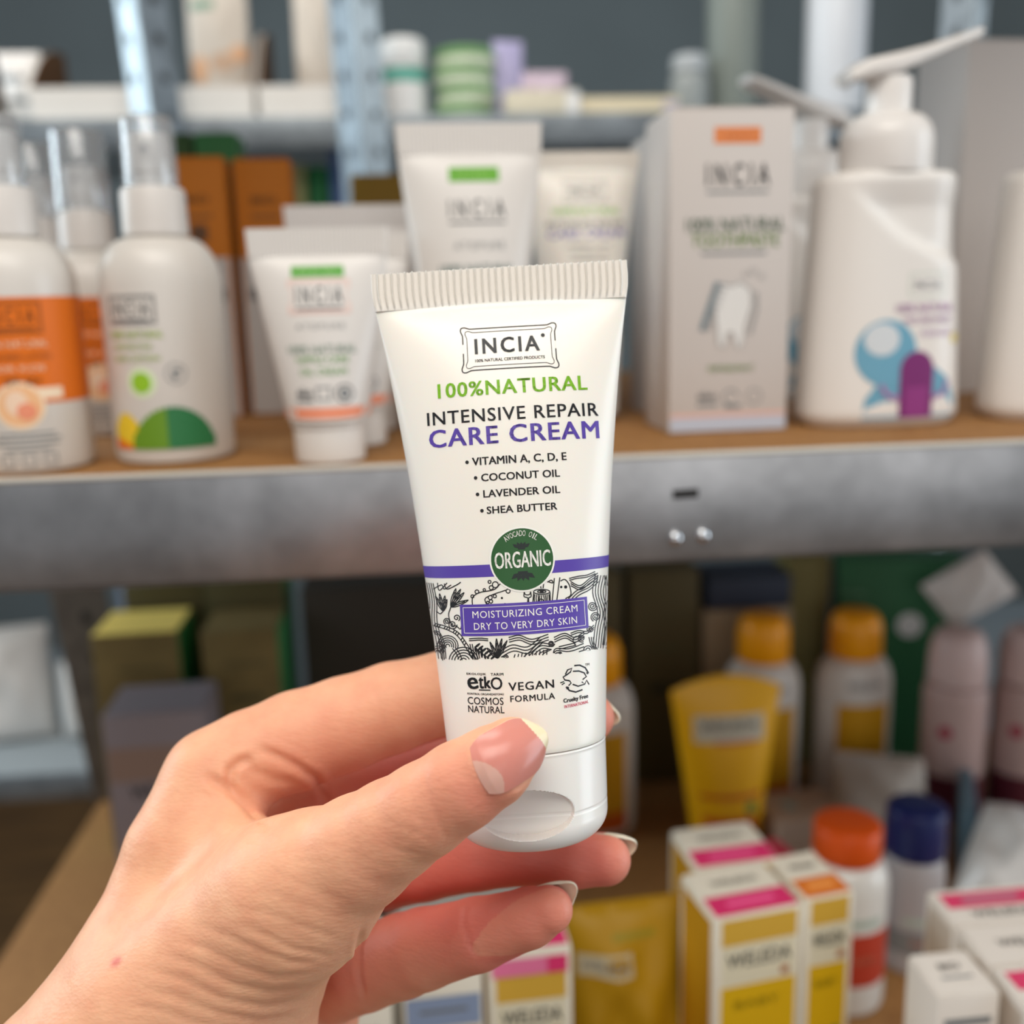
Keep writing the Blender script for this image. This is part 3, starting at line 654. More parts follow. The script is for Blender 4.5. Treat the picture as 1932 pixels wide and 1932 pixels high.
def build_cream_tube():
    root = empty('cream_tube', TUBE_LOC, 0, 'sharply seen white squeeze tube of intensive repair care cream held up between thumb and fingers', 'tube')
    root.rotation_euler = TUBE_ROT
    W = mat('tube_white', (244, 238, 228), 0.27, 0.5, sss=0.15)
    # body
    mb = MB()
    N = 180
    zs = [20.6, 20.9] + list(np.arange(21.5, 111.6, 1.5)) + [111.9]
    rings = []
    for z in zs:
        a, b = tube_ab(max(z, 21.01))
        if z < 21:
            a, b = a - 0.3 * (21 - z), b - 0.3 * (21 - z)
        rings.append([(a * cos(t) * 1e-3, b * sin(t) * 1e-3, z * 1e-3) for t in (2 * pi * i / N for i in range(N))])
    mb.loft(rings, W)
    P = Print(mb, tube_front, 0.8, 0.035)
    # purple band and doodled band go right round the tube
    PU = PURPLE()
    br = []
    for z in (55.35, 56.1, 56.9, 57.75):
        a, b = tube_ab(z)
        br.append([((a + 0.03) * cos(t) * 1e-3, (b + 0.03) * sin(t) * 1e-3, z * 1e-3) for t in (2 * pi * i / N for i in range(N))])
    mb.loft(br, PU, False, False)
    K = INK()
    for line in DOODLE.split(';'):
        pts = [tuple(float(q) / 50 for q in p.split(',')) for p in line.split()]
        P.stroke(pts, 0.215, K)
    # logo
    rot = 0.004
    out = [(1.2 + x, 101.4 + z) for x, z in ruffled_frame(18.9, 8.9, 0.95)]
    P.stroke(out, 0.25, K, 0, True)
    out = [(1.2 + x, 101.4 + z) for x, z in ruffled_frame(17.2, 7.3, 0.8)]
    P.stroke(out, 0.15, K, 0, True)
    P.text('INCIA', 0.75, 102.0, 13.3, 3.35, mat('charcoal_ink', (46, 48, 50), 0.5), rot, 0.024, 1.25)
    P.ellipse(8.2, 103.65, 0.4, 0.4, K, 1)
    P.text('100% NATURAL CERTIFIED PRODUCTS', 1.2, 98.95, 14.2, 0.62, K, rot, 0.02)
    P.text('100%NATURAL', 1.37, 93.2, 30.5, 3.05, LIME(), rot, 0.022, 1.1)
    P.text('INTENSIVE REPAIR', 1.11, 87.64, 34.9, 2.72, mat('near_black_ink', (18, 20, 26), 0.5), rot, 0.014, 1.1)
    P.text('CARE CREAM', 1.17, 83.5, 34.6, 3.65, PU, rot, 0.022, 1.1)
    for s, x, z, w, h in (('VITAMIN A, C, D, E', 1.86, 78.2, 18.9, 1.85), ('COCONUT OIL', 1.9, 75.0, 15.7, 1.52), ('LAVENDER OIL', 1.94, 71.75, 15.3, 1.5), ('SHEA BUTTER', 1.79, 68.46, 14.0, 1.46)):
        P.text(s, x, z, w, h, K, rot, 0.022, 1.02)
    for x, z in ((-8.6, 78.25), (-7.05, 75.0), (-6.85, 71.7), (-6.15, 68.4)):
        P.ellipse(x, z, 0.36, 0.36, K, 1, 14)
    # badge
    G = mat('badge_green', (38, 88, 42), 0.45)
    P.ellipse(1.22, 58.45, 6.45, 6.4, mat('badge_rim', (246, 243, 236), 0.4), 1, 48)
    P.ellipse(1.22, 58.45, 6.1, 6.05, G, 2, 48)
    PW = mat('white_ink', (245, 243, 236), 0.45)
    P.text('ORGANIC', 1.29, 58.4, 11.0, 3.2, PW, rot, 0.012, 1.0, 3)
    word = 'AVOCADO OIL'
    for i, ch in enumerate(word):
        if ch == ' ':
            continue
        a = radians(36 - 72 * i / (len(word) - 1))
        P.text(ch, 1.22 - 5.15 * sin(a), 58.45 + 5.1 * cos(a), 0.22 if ch == 'I' else 0.62, 1.1, PW, a, 0.01, 1.0, 3)
    LK = mat('badge_dark_leaf', (26, 36, 34), 0.5)
    for zc, sgn, w in ((61.2, 1, 3.3), (55.3, -1, 4.5)):
        for k in range(-2, 3):
            a = k * 0.5
            ln = w * (0.34 if k else 0.3) * (1.15 if abs(k) == 2 else 1)
            bx, bz = 1.2 + k * w * 0.09, zc - sgn * 0.5
            tx, tz = bx + sin(a) * ln, bz + sgn * cos(a) * ln * 1.15
            ex, ez = cos(a) * w * 0.1, -sgn * sin(a) * w * 0.1
            mx, mz = (bx + tx) / 2, (bz + tz) / 2
            P.poly([(bx, bz), (mx + ex, mz + ez), (tx, tz), (mx - ex, mz - ez)], LK, 3)
        P.rect(1.2, zc - sgn * 0.45, w * 0.42, 0.7, LK, 0, 3)
    # purple label
    P.rect(1.02, 46.95, 25.3, 6.2, PU, 0, 1, 4)
    P.frame(1.02, 46.95, 24.0, 5.0, 0.1, PW, 0, 2)
    P.text('MOISTURIZING CREAM', 1.18, 48.05, 20.7, 1.38, PW, 0, 0.0, 1.08, 2)
    P.text('DRY TO VERY DRY SKIN', 1.16, 45.75, 20.3, 1.38, PW, 0, 0.0, 1.08, 2)
    # certification marks
    P.text('EKOLOJIK', -9.1, 36.4, 3.9, 0.52, K, 0, 0.03, 1.1)
    P.text('TARIM', -5.0, 36.4, 2.5, 0.52, K, 0, 0.03, 1.1)
    P.text('e', -9.9, 34.6, 2.2, 2.3, K, 0.12, 0.03)
    P.text('t', -8.2, 34.75, 1.0, 2.3, K, 0, 0.03)
    P.text('k', -6.95, 34.85, 1.35, 2.3, K, 0, 0.03)
    P.text('O', -5.2, 34.65, 2.3, 2.4, K, 0, 0.012)
    P.rect(-7.6, 33.35, 2.3, 0.22, K, 0, 1)
    P.text('KONTROL ORGANIZASYONU', -7.5, 32.55, 7.2, 0.38, K, 0, 0.03)
    P.text('COSMOS', -7.58, 31.2, 7.1, 1.42, K, 0, 0.008, 1.03)
    P.text('NATURAL', -7.54, 29.55, 7.15, 1.35, K, 0, 0.008, 1.03)
    P.text('VEGAN', 1.53, 33.95, 8.9, 1.6, K, 0, 0.02, 1.12)
    P.text('FORMULA', 1.65, 31.6, 8.7, 1.22, K, 0, 0.02, 1.12)
    cx, cz = 10.3, 34.4

    def px(pts):
        return [(cx + (x - 1333) * 0.0279, cz - (z - 1080) * 0.0279) for x, z in pts]
    for pts, wd in (([(1330, 992), (1370, 995), (1410, 1020), (1432, 1062)], 0.22), ([(1318, 1030), (1362, 1035), (1400, 1055), (1415, 1085), (1385, 1100)], 0.2),
                    ([(1262, 1045), (1280, 1015), (1312, 1008), (1300, 1032), (1272, 1048), (1245, 1060), (1256, 1082), (1290, 1092)], 0.2),
                    ([(1222, 1098), (1250, 1092)], 0.16), ([(1232, 1112), (1254, 1102)], 0.16), ([(1290, 1092), (1300, 1110), (1280, 1125)], 0.18),
                    ([(1310, 1120), (1350, 1140), (1400, 1135), (1378, 1115)], 0.2), ([(1400, 1135), (1415, 1110), (1432, 1145)], 0.18),
                    ([(1262, 1130), (1285, 1160), (1330, 1178), (1380, 1170)], 0.22)):
        P.stroke(px(pts), wd * 1.35, K)
    P.ellipse(*px([(1272, 1140)])[0], 0.32, 0.32, K, 1, 5)
    P.ellipse(*px([(1425, 1060)])[0], 0.3, 0.3, K, 1, 5)
    P.text('TM', 12.9, 36.6, 0.9, 0.5, K, 0, 0.01)
    P.text('Cruelty Free', 10.15, 30.3, 5.1, 1.05, K, 0.02, 0.03)
    P.text('INTERNATIONAL', 10.2, 29.25, 5.0, 0.6, mat('magenta_ink', (214, 40, 96), 0.5), 0.02, 0.02, 1.15)
    mb.build('body', root)

    # crimped end: a flat pressed strip with ribs on both faces
    cb = MB()
    CW = mat('crimp_white', (236, 230, 221), 0.3, 0.5)
    nrib = 37
    nx = nrib * 12
    zr = [111.3, 112.0, 112.3, 114, 116, 117.8, 118.7, 119.1]
    rnd = random.Random(5)
    jag = [rnd.uniform(-0.12, 0.1) for _ in range(nx + 1)]

    def half_w(z):
        t = (z - 111.3) / 7.8
        return 26.35 + 0.55 * t + 0.35 * max(0, 1 - abs(t - 0.45) / 0.45)

    def rib(i, z):
        ph = (i % 12) / 12.0
        d = min(ph, 1 - ph)
        r = max(0.0, 1 - d / 0.21)
        r = r * r * (3 - 2 * r)
        e = min(1, max(0, (z - 111.9) / 0.5))
        return 0.62 + e * (0.72 * r - 0.12)
    for sgn in (-1, 1):
        V, F = [], []
        for j, z in enumerate(zr):
            for i in range(nx + 1):
                x = (2 * i / nx - 1) * half_w(z)
                zz = z + (jag[i] if j == len(zr) - 1 else 0)
                e = min(1.0, (1 - abs(2 * i / nx - 1)) * 60)
                V.append((x * 1e-3, sgn * rib(i, z) * (0.3 + 0.7 * e) * 1e-3, zz * 1e-3))
        n1 = nx + 1
        for j in range(len(zr) - 1):
            for i in range(nx):
                q = (j * n1 + i, j * n1 + i + 1, (j + 1) * n1 + i + 1, (j + 1) * n1 + i)
                F.append(q if sgn < 0 else q[::-1])
        cb.add(V, F, CW)
    m = (len(zr)) * (nx + 1)
    n1 = nx + 1
    top = (len(zr) - 1) * n1
    F = [(top + i, top + i + 1, m + top + i + 1, m + top + i) for i in range(nx)]
    F += [(i + 1, i, m + i, m + i + 1) for i in range(nx)]
    F += [(j * n1, (j + 1) * n1, m + (j + 1) * n1, m + j * n1) for j in range(len(zr) - 1)]
    F += [((j + 1) * n1 + nx, j * n1 + nx, m + j * n1 + nx, m + (j + 1) * n1 + nx) for j in range(len(zr) - 1)]
    cb.f += F
    cb.m += [0] * len(F)
    cb.s += [False] * len(F)
    cb.build('crimp_seal', root, angle=60)

    # flip cap with a thumb scoop
    kb = MB()
    CP = mat('cap_white', (242, 238, 232), 0.22, 0.5, sss=0.1)
    n = 360
    prof = [(0.02, 0.0), (6.0, 0.0), (9.5, 0.12)]
    for k in range(61):
        a = k / 60 * pi / 2
        prof.append((10.6 + 5.5 * sin(a), 5.8 - 5.6 * cos(a)))
    for z in list(np.arange(5.9, 14.2, 0.16)) + list(np.arange(14.4, 20.0, 0.5)):
        prof.append((16.1 + 0.4 * (z - 6) / 14, z))
    prof += [(16.55, 20.0), (16.4, 20.35), (15.8, 20.45)]
    rings = []
    for r, z in prof:
        ring = []
        for i in range(n):
            t = 2 * pi * i / n
            x, y = r * cos(t), r * sin(t)
            ex, ez = (x + 0.9) / 9.5, (z - 8.7) / 5.0
            rho = ex * ex + ez * ez
            if y < 0 and rho < 1.0 and z > 0.05:
                edge = min(1.0, (1 - rho) / 0.09)
                target = -13.2 - 0.20 * (z - 8.7)
                y = max(y, y + edge * (target - y)) if target > y else y
            if abs(z - 7.9) < 0.25:
                x, y = x * 0.995, y * 0.995
            ring.append((x * 1e-3, y * 1e-3, z * 1e-3))
        rings.append(ring)
    kb.loft(rings, CP)
    kb.build('flip_cap', root)
    return root


# ------------------------------------------------------------------ the hand (modelled in millimetres seen along its own viewing axis)
HAND_LOC = (-0.027506, 0.186845, 1.190177)
HAND_ROT = (1.361287, 0.025608, -0.083984)
HAND_OFF = np.array([-40.0, -80.0, -205.0])


def jp(u, v, d):
    """joint drawn at (u, v) on the study sheet, d mm behind the tube axis"""
    D = 214.7 + d
    return np.array([(u - 966) / 1932 * D, -(v - 966) / 1932 * D, -D])


def chain(nodes):
    return [(jp(u, v, d), r * (214.7 + d) / 1932) for u, v, d, r in nodes]


THUMB = chain([(966, 1415, -24, 62), (928, 1446, -25.5, 75), (870, 1482, -25, 83), (800, 1528, -23, 88), (740, 1566, -20, 95), (680, 1606, -17, 107), (610, 1652, -13, 124), (560, 1690, -10, 140)])
THENAR = chain([(560, 1690, -10, 140), (440, 1790, -4, 160), (320, 1920, 0, 200), (180, 2140, 0, 260), (20, 2420, -5, 300), (-180, 2760, -10, 320)])
EMIN = chain([(545, 1760, 0, 100), (500, 1850, 4, 112), (430, 2000, 8, 170)])
INDEX_MC = chain([(402, 1468, 20, 86), (335, 1608, 14, 98), (262, 1750, 8, 84), (165, 1930, 4, 90), (40, 2200, 0, 180)])
WEB = chain([(398, 1560, 15, 76), (462, 1618, 6, 76), (520, 1668, -4, 86)])
PALM = chain([(470, 1545, 46, 95), (560, 1560, 44, 100), (520, 1700, 40, 150), (400, 1900, 36, 200), (200, 2200, 20, 260)])
HYPO = chain([(560, 1910, 44, 118), (470, 2060, 40, 170)])
INDEX = chain([(402, 1468, 20, 86), (470, 1432, 22, 90), (560, 1397, 25, 92), (650, 1366, 27, 88), (740, 1335, 28.5, 84), (840, 1308, 30, 78), (930, 1296, 32, 70), (1020, 1318, 30, 58), (1112, 1353, 22, 47)])
MIDDLE = chain([(560, 1520, 46, 85), (720, 1484, 50, 86), (850, 1452, 48, 78), (960, 1425, 42, 66), (1068, 1407, 33, 52)])
RING = chain([(560, 1640, 54, 84), (690, 1640, 46, 82), (800, 1622, 34, 74), (900, 1610, 27, 67), (1000, 1608, 22.5, 59), (1085, 1620, 19, 53), (1142, 1622, 17, 48)])
PINKY = chain([(590, 1870, 44, 72), (690, 1826, 28, 76), (760, 1803, 22, 75), (800, 1790, 18, 73), (900, 1763, 11, 66), (1000, 1731, 6, 54), (1036, 1716, 4, 45)])


def sd_chain(P, nodes, zs=1.0):
    best = None
    for (a, ra), (b, rb) in zip(nodes[:-1], nodes[1:]):
        ab = b - a
        L2 = float(ab @ ab)
        t = np.clip(((P[..., 0] - a[0]) * ab[0] + (P[..., 1] - a[1]) * ab[1] + (P[..., 2] - a[2]) * ab[2]) / L2, 0, 1)
        dx = P[..., 0] - a[0] - t * ab[0]
        dy = P[..., 1] - a[1] - t * ab[1]
        dz = (P[..., 2] - a[2] - t * ab[2]) * zs
        d = np.sqrt(dx * dx + dy * dy + dz * dz) - (ra + (rb - ra) * t)
        best = d if best is None else smin(best, d, 1.2)
    return best


def smin(a, b, k):
    h = np.clip(0.5 + 0.5 * (b - a) / k, 0, 1)
    return b + (a - b) * h - k * h * (1 - h)


def surface_net(D, org, h):
    """dual surface of the zero level of grid D"""
    S = D < 0
    nx, ny, nz = D.shape
    acc = np.zeros((nx - 1, ny - 1, nz - 1, 3), np.float32)
    cnt = np.zeros((nx - 1, ny - 1, nz - 1), np.float32)
    for ax in range(3):
        for o1 in (0, 1):
            for o2 in (0, 1):
                off = [0, 0, 0]
                oth = [i for i in range(3) if i != ax]
                off[oth[0]], off[oth[1]] = o1, o2
                sl0 = tuple(slice(off[i], off[i] + D.shape[i] - 1) for i in range(3))
                off2 = list(off)
                off2[ax] += 1
                sl1 = tuple(slice(off2[i], off2[i] + D.shape[i] - 1) for i in range(3))
                a, b = D[sl0], D[sl1]
                cr = (a < 0) != (b < 0)
                t = np.where(cr, a / np.where(cr, a - b, 1), 0)
                for i in range(3):
                    acc[..., i] += np.where(cr, t if i == ax else off[i], 0)
                cnt += cr
    act = cnt > 0
    idx = -np.ones(act.shape, np.int64)
    ii = np.argwhere(act)
    idx[act] = np.arange(len(ii))
    V = org + (ii + acc[act] / cnt[act][:, None]) * h
    F = []
    for ax in range(3):
        o = [i for i in range(3) if i != ax]
        sl0 = [slice(1, -1)] * 3
        sl1 = [slice(1, -1)] * 3
        sl0[ax], sl1[ax] = slice(0, -1), slice(1, None)
        a, b = S[tuple(sl0)], S[tuple(sl1)]
        for flip in (False, True):
            E = np.argwhere((a & ~b) if not flip else (~a & b))
            if not len(E):
                continue
            base = E.copy()
            base[:, o[0]] += 1
            base[:, o[1]] += 1
            q = []
            for d1, d2 in ((-1, -1), (0, -1), (0, 0), (-1, 0)):
                c = base.copy()
                c[:, o[0]] += d1
                c[:, o[1]] += d2
                q.append(idx[c[:, 0], c[:, 1], c[:, 2]])
            q = np.stack(q, 1)
            if flip != (ax == 1):
                q = q[:, ::-1]
            F.append(q)
    return V, np.concatenate(F)


def tube_field(P):
    """signed distance to the held tube, in the hand sheet's millimetres"""
    a0 = np.array([4.22, -67.67, -214.7])
    th = radians(3.37)
    x = P[..., 0] - a0[0]
    y = P[..., 1] - a0[1]
    z = P[..., 2] - a0[2]
    X = x * cos(th) + y * sin(th)
    Zt = -x * sin(th) + y * cos(th)
    zz = np.linspace(0, 60, 61)
    A = np.array([tube_ab(max(q, 0.0))[0] for q in zz])
    B = np.array([tube_ab(max(q, 0.0))[1] for q in zz])
    A[:6] -= np.array([5.5, 2.4, 1.2, 0.6, 0.25, 0.05])
    B[:6] -= np.array([5.5, 2.4, 1.2, 0.6, 0.25, 0.05])
    a = np.interp(Zt, zz, A)
    b = np.interp(Zt, zz, B)
    r = np.sqrt((X / a) ** 2 + (z / b) ** 2)
    return np.maximum((r - 1) * np.minimum(a, b), -Zt)


def hand_field(P):
    d = sd_chain(P, THENAR, 1.15)
    d = smin(d, sd_chain(P, THUMB, 1.12), 6.0)
    d = smin(d, sd_chain(P, INDEX_MC, 1.0), 9.0)
    d = smin(d, sd_chain(P, EMIN, 1.1), 6.0)
    d = smin(d, sd_chain(P, WEB), 9.0)
    palm = smin(sd_chain(P, PALM, 1.2), sd_chain(P, HYPO), 6.0)
    d = smin(d, palm, 3.5)
    d = smin(d, sd_chain(P, INDEX), 4.0)
    d = smin(d, sd_chain(P, MIDDLE), 1.6)
    d = smin(d, sd_chain(P, RING), 1.6)
    d = smin(d, sd_chain(P, PINKY), 1.6)
    return np.maximum(d, 0.12 - tube_field(P))


# creases on the sheet: points, depth mm, half width mm, nearest and farthest d of the skin they run on
CREASES = [
    # thumb knuckle
    ([(778, 1440), (770, 1470), (772, 1500), (785, 1530), (800, 1560)], 0.22, 0.7, -60, 5),
    ([(800, 1445), (805, 1480), (815, 1515), (832, 1560), (848, 1590)], 0.28, 0.7, -60, 5),
    ([(690, 1480), (683, 1510), (690, 1540)], 0.12, 0.6, -60, 5),
    ([(715, 1545), (750, 1555), (790, 1575), (815, 1590)], 0.2, 0.7, -60, 5),
    ([(700, 1585), (750, 1605), (800, 1612)], 0.16, 0.7, -60, 5),
    ([(760, 1590), (785, 1570), (812, 1548)], 0.14, 0.6, -60, 5),
    # long fine wrinkles running over the thumb base
    ([(588, 1590), (640, 1600), (700, 1625), (740, 1640)], 0.14, 0.6, -60, 5),
    ([(560, 1622), (620, 1632), (680, 1655), (720, 1672)], 0.14, 0.6, -60, 5),
    ([(500, 1640), (560, 1662), (620, 1690), (665, 1700)], 0.16, 0.7, -60, 5),
    ([(470, 1680), (530, 1690), (590, 1715), (650, 1730)], 0.2, 0.8, -60, 5),
    ([(440, 1712), (500, 1720), (560, 1745), (610, 1762), (640, 1768)], 0.28, 0.9, -60, 5),
    ([(455, 1745), (500, 1765), (550, 1790), (600, 1800), (625, 1805)], 0.45, 1.0, -60, 5),
    ([(370, 1745), (430, 1765), (490, 1795), (550, 1815), (610, 1815)], 0.4, 1.0, -60, 5),
    ([(330, 1770), (390, 1790), (450, 1822), (520, 1845), (600, 1838)], 0.42, 1.0, -60, 5),
    ([(310, 1800), (370, 1820), (440, 1858), (510, 1872), (590, 1862)], 0.42, 1.0, -60, 5),
    ([(280, 1830), (350, 1850), (420, 1885), (500, 1900), (580, 1885)], 0.4, 1.0, -60, 5),
    ([(260, 1862), (330, 1880), (410, 1912), (490, 1925), (575, 1915)], 0.36, 1.0, -60, 5),
    ([(240, 1895), (320, 1912), (400, 1940)], 0.3, 1.0, -60, 5),
    # web between thumb and forefinger
    ([(390, 1462), (410, 1478), (435, 1492), (455, 1508), (480, 1535), (515, 1563)], 0.9, 1.3, -60, 60),
    ([(448, 1500), (432, 1475), (436, 1450), (455, 1436), (480, 1430)], 1.0, 1.2, -60, 80),
    ([(455, 1436), (480, 1455), (515, 1470), (560, 1480)], 0.5, 1.3, -60, 80),
    ([(485, 1410), (520, 1425), (560, 1445), (597, 1470), (612, 1500), (616, 1515)], 0.9, 1.2, -60, 80),
    ([(430, 1555), (470, 1560), (510, 1570)], 0.12, 0.6, -60, 5),
    ([(400, 1570), (450, 1575), (500, 1590)], 0.12, 0.6, -60, 5),
    # fold of skin round the thumb nail
    ([(908, 1398), (893, 1412), (898, 1438), (914, 1468), (934, 1490), (950, 1496)], 0.42, 0.8, -60, 4),
    ([(950, 1496), (980, 1482), (1005, 1456), (1020, 1430)], 0.3, 0.8, -60, 4),
    # finger joints
    ([(690, 1258), (705, 1300), (718, 1330), (722, 1370)], 0.15, 0.7, -60, 60),
    ([(702, 1256), (720, 1300), (732, 1345)], 0.12, 0.6, -60, 60),
    ([(880, 1700), (874, 1740), (886, 1780), (905, 1812)], 0.3, 0.7, -60, 60),
    ([(912, 1700), (915, 1725)], 0.15, 0.6, -60, 60),
    ([(766, 1710), (766, 1735)], 0.1, 0.6, -60, 60),
    ([(686, 1748), (676, 1790), (678, 1840), (690, 1890)], 0.9, 0.9, -60, 60),
]


def polyline_dist(Q, pts):
    best = np.full(len(Q), 1e9)
    tt = np.zeros(len(Q))
    n = len(pts) - 1
    for i in range(n):
        a, b = np.array(pts[i], float), np.array(pts[i + 1], float)
        ab = b - a
        t = np.clip(((Q - a) @ ab) / (ab @ ab), 0, 1)
        d = np.linalg.norm(Q - a - t[:, None] * ab, axis=1)
        m = d < best
        best[m] = d[m]
        tt[m] = (i + t[m]) / n
    return best, tt


def skin_material():
    m = bpy.data.materials.new('skin')
    m.use_nodes = True
    nt = m.node_tree
    b = nt.nodes['Principled BSDF']
    at = nt.nodes.new('ShaderNodeVertexColor')
    at.layer_name = 'flush'
    tc = nt.nodes.new('ShaderNodeTexCoord')
    n1 = nt.nodes.new('ShaderNodeTexNoise')
    n1.inputs['Scale'].default_value = 160
    n1.inputs['Detail'].default_value = 5
    nt.links.new(tc.outputs['Object'], n1.inputs['Vector'])
    r1 = nt.nodes.new('ShaderNodeValToRGB')
    r1.color_ramp.elements[0].position = 0.3
    r1.color_ramp.elements[1].position = 0.72
    r1.color_ramp.elements[0].color = srgb(228, 164, 130)
    r1.color_ramp.elements[1].color = srgb(236, 180, 143)
    nt.links.new(n1.outputs['Fac'], r1.inputs['Fac'])
    mx = nt.nodes.new('ShaderNodeMix')
    mx.data_type = 'RGBA'
    mx.inputs['B'].default_value = srgb(216, 120, 104)
    nt.links.new(at.outputs['Color'], mx.inputs['Factor'])
    nt.links.new(r1.outputs['Color'], mx.inputs['A'])
    nt.links.new(mx.outputs['Result'], b.inputs['Base Color'])
    b.inputs['Roughness'].default_value = 0.5
    b.inputs['Specular IOR Level'].default_value = 0.35
    b.inputs['Subsurface Weight'].default_value = 0.35
    b.inputs['Subsurface Radius'].default_value = (1.0, 0.35, 0.2)
    b.inputs['Subsurface Scale'].default_value = 0.003
    v = nt.nodes.new('ShaderNodeTexVoronoi')
    v.inputs['Scale'].default_value = 1300
    n2 = nt.nodes.new('ShaderNodeTexNoise')
    n2.inputs['Scale'].default_value = 420
    n2.inputs['Detail'].default_value = 4
    mp = nt.nodes.new('ShaderNodeMapping')
    mp.inputs['Rotation'].default_value = (0, 0, radians(25))
    mp.inputs['Scale'].default_value = (0.45, 1.3, 1.0)
    nt.links.new(tc.outputs['Object'], mp.inputs['Vector'])
    nt.links.new(mp.outputs['Vector'], v.inputs['Vector'])
    nt.links.new(mp.outputs['Vector'], n2.inputs['Vector'])
    ad = nt.nodes.new('ShaderNodeMath')
    ad.operation = 'MULTIPLY_ADD'
    ad.inputs[1].default_value = 0.35
    nt.links.new(v.outputs['Distance'], ad.inputs[0])
    nt.links.new(n2.outputs['Fac'], ad.inputs[2])
    bp = nt.nodes.new('ShaderNodeBump')
    bp.inputs['Strength'].default_value = 0.4
    bp.inputs['Distance'].default_value = 0.00035
    nt.links.new(ad.outputs[0], bp.inputs['Height'])
    nt.links.new(bp.outputs['Normal'], b.inputs['Normal'])
    return m


def hand_px(V):
    D = -V[:, 2]
    return np.stack([966 + V[:, 0] / D * 1932, 966 - V[:, 1] / D * 1932], 1), D - 214.7


def build_hand():
    h = 0.7
    lo = np.array([-135.0, -215.0, -292.0])
    hi = np.array([34.0, -22.0, -168.0])
    n = np.ceil((hi - lo) / h).astype(int)
    D = np.empty(n, np.float32)
    step = 24
    gy, gz = np.meshgrid(lo[1] + np.arange(n[1]) * h, lo[2] + np.arange(n[2]) * h, indexing='ij')
    for i0 in range(0, n[0], step):
        xs = lo[0] + np.arange(i0, min(i0 + step, n[0])) * h
        P = np.empty((len(xs), n[1], n[2], 3), np.float32)
        P[..., 0] = xs[:, None, None]
        P[..., 1] = gy
        P[..., 2] = gz
        D[i0:i0 + len(xs)] = hand_field(P)
    for ax in range(3):                                  # closed at the forearm end
        for e in (0, -1):
            s = [slice(None)] * 3
            s[ax] = e
            D[tuple(s)] = np.maximum(D[tuple(s)], 0.2)
    V, F = surface_net(D, lo, h)
    # smooth
    E = np.concatenate([F[:, [0, 1]], F[:, [1, 2]], F[:, [2, 3]], F[:, [3, 0]]])

    def smooth(V, lam):
        s = np.zeros_like(V)
        c = np.zeros(len(V))
        for a, b in ((0, 1), (1, 0)):
            for k in range(3):
                s[:, k] += np.bincount(E[:, a], V[E[:, b], k], len(V))
            c += np.bincount(E[:, a], minlength=len(V))
        return V + lam * (s / c[:, None] - V)
    for _ in range(3):
        V = smooth(V, 0.55)
        V = smooth(V, -0.5)

    def normals(V):
        fn = np.cross(V[F[:, 2]] - V[F[:, 0]], V[F[:, 3]] - V[F[:, 1]])
        N = np.zeros_like(V)
        for k in range(4):
            for q in range(3):
                N[:, q] += np.bincount(F[:, k], fn[:, q], len(V))
        return N / np.maximum(np.linalg.norm(N, axis=1, keepdims=True), 1e-9)
    N = normals(V)
    Q, dd = hand_px(V)
    facing = N[:, 2] > -0.05
    disp = np.zeros(len(V))
    for pts, depth, wid, d0, d1 in CREASES:
        lo2, hi2 = np.min(pts, 0) - 40, np.max(pts, 0) + 40
        c = facing & (dd > d0) & (dd < d1) & (Q[:, 0] > lo2[0]) & (Q[:, 0] < hi2[0]) & (Q[:, 1] > lo2[1]) & (Q[:, 1] < hi2[1])
        c = np.where(c)[0]
        if not len(c):
            continue
        ds, tt = polyline_dist(Q[c], pts)
        ds = ds / 9.0
        fade = np.minimum(1, np.minimum(tt, 1 - tt) / 0.18 + 0.1)
        depth *= 0.5 if d1 == 5 else 0.85
        wid *= 0.75
        disp[c] += -depth * fade * np.exp(-(ds / wid) ** 2) + 0.3 * depth * fade * np.exp(-((ds - 2 * wid) / wid) ** 2)
    V = V + N * disp[:, None]
    # redder skin on the fingers' palm side, the palm hollow and the thumb's end joint
    fl = np.zeros(len(V))

    def blot(u, v, r, amt, d0=-99, d1=99):
        m = (dd > d0) & (dd < d1)
        fl[m] += amt * np.exp(-(((Q[m] - np.array([u, v])) ** 2).sum(1)) / r ** 2)
    blot(640, 1520, 170, 0.55, 8)
    blot(800, 1440, 120, 0.7, 25)
    blot(1000, 1620, 230, 0.8, 3)
    blot(1000, 1730, 220, 0.75, -5)
    blot(750, 1660, 120, 0.5, 5)
    blot(640, 1850, 110, 0.5, 5)
    blot(1130, 1350, 80, 0.6, 5)
    blot(930, 1500, 80, 0.5, -99, 5)
    blot(820, 1500, 110, 0.35, -99, 5)
    blot(700, 1650, 90, 0.2, -99, 5)
    for u, v in ((219, 1815),):
        m = dd < 20
        q = (Q[m] - np.array([u, v])) @ np.array([[0.75, -0.66], [0.66, 0.75]]).T
        fl[m] += 1.3 * np.exp(-((q[:, 0] / 11) ** 2 + (q[:, 1] / 7) ** 2))
    fl = np.clip(fl, 0, 1)
    verts = (V - HAND_OFF) * 1e-3
    me = bpy.data.meshes.new('person')
    me.vertices.add(len(verts))
    me.vertices.foreach_set('co', verts.astype(np.float32).ravel())
    me.loops.add(F.size)
    me.loops.foreach_set('vertex_index', F.astype(np.int32).ravel())
    me.polygons.add(len(F))
    me.polygons.foreach_set('loop_start', np.arange(0, F.size, 4, dtype=np.int32))
    me.update(calc_edges=True)
    me.validate()
    me.polygons.foreach_set('use_smooth', np.ones(len(me.polygons), bool))
    ca = me.color_attributes.new('flush', 'FLOAT_COLOR', 'POINT')
    ca.data.foreach_set('color', np.repeat(fl[:, None], 4, 1).astype(np.float32).ravel())
    me.materials.append(skin_material())
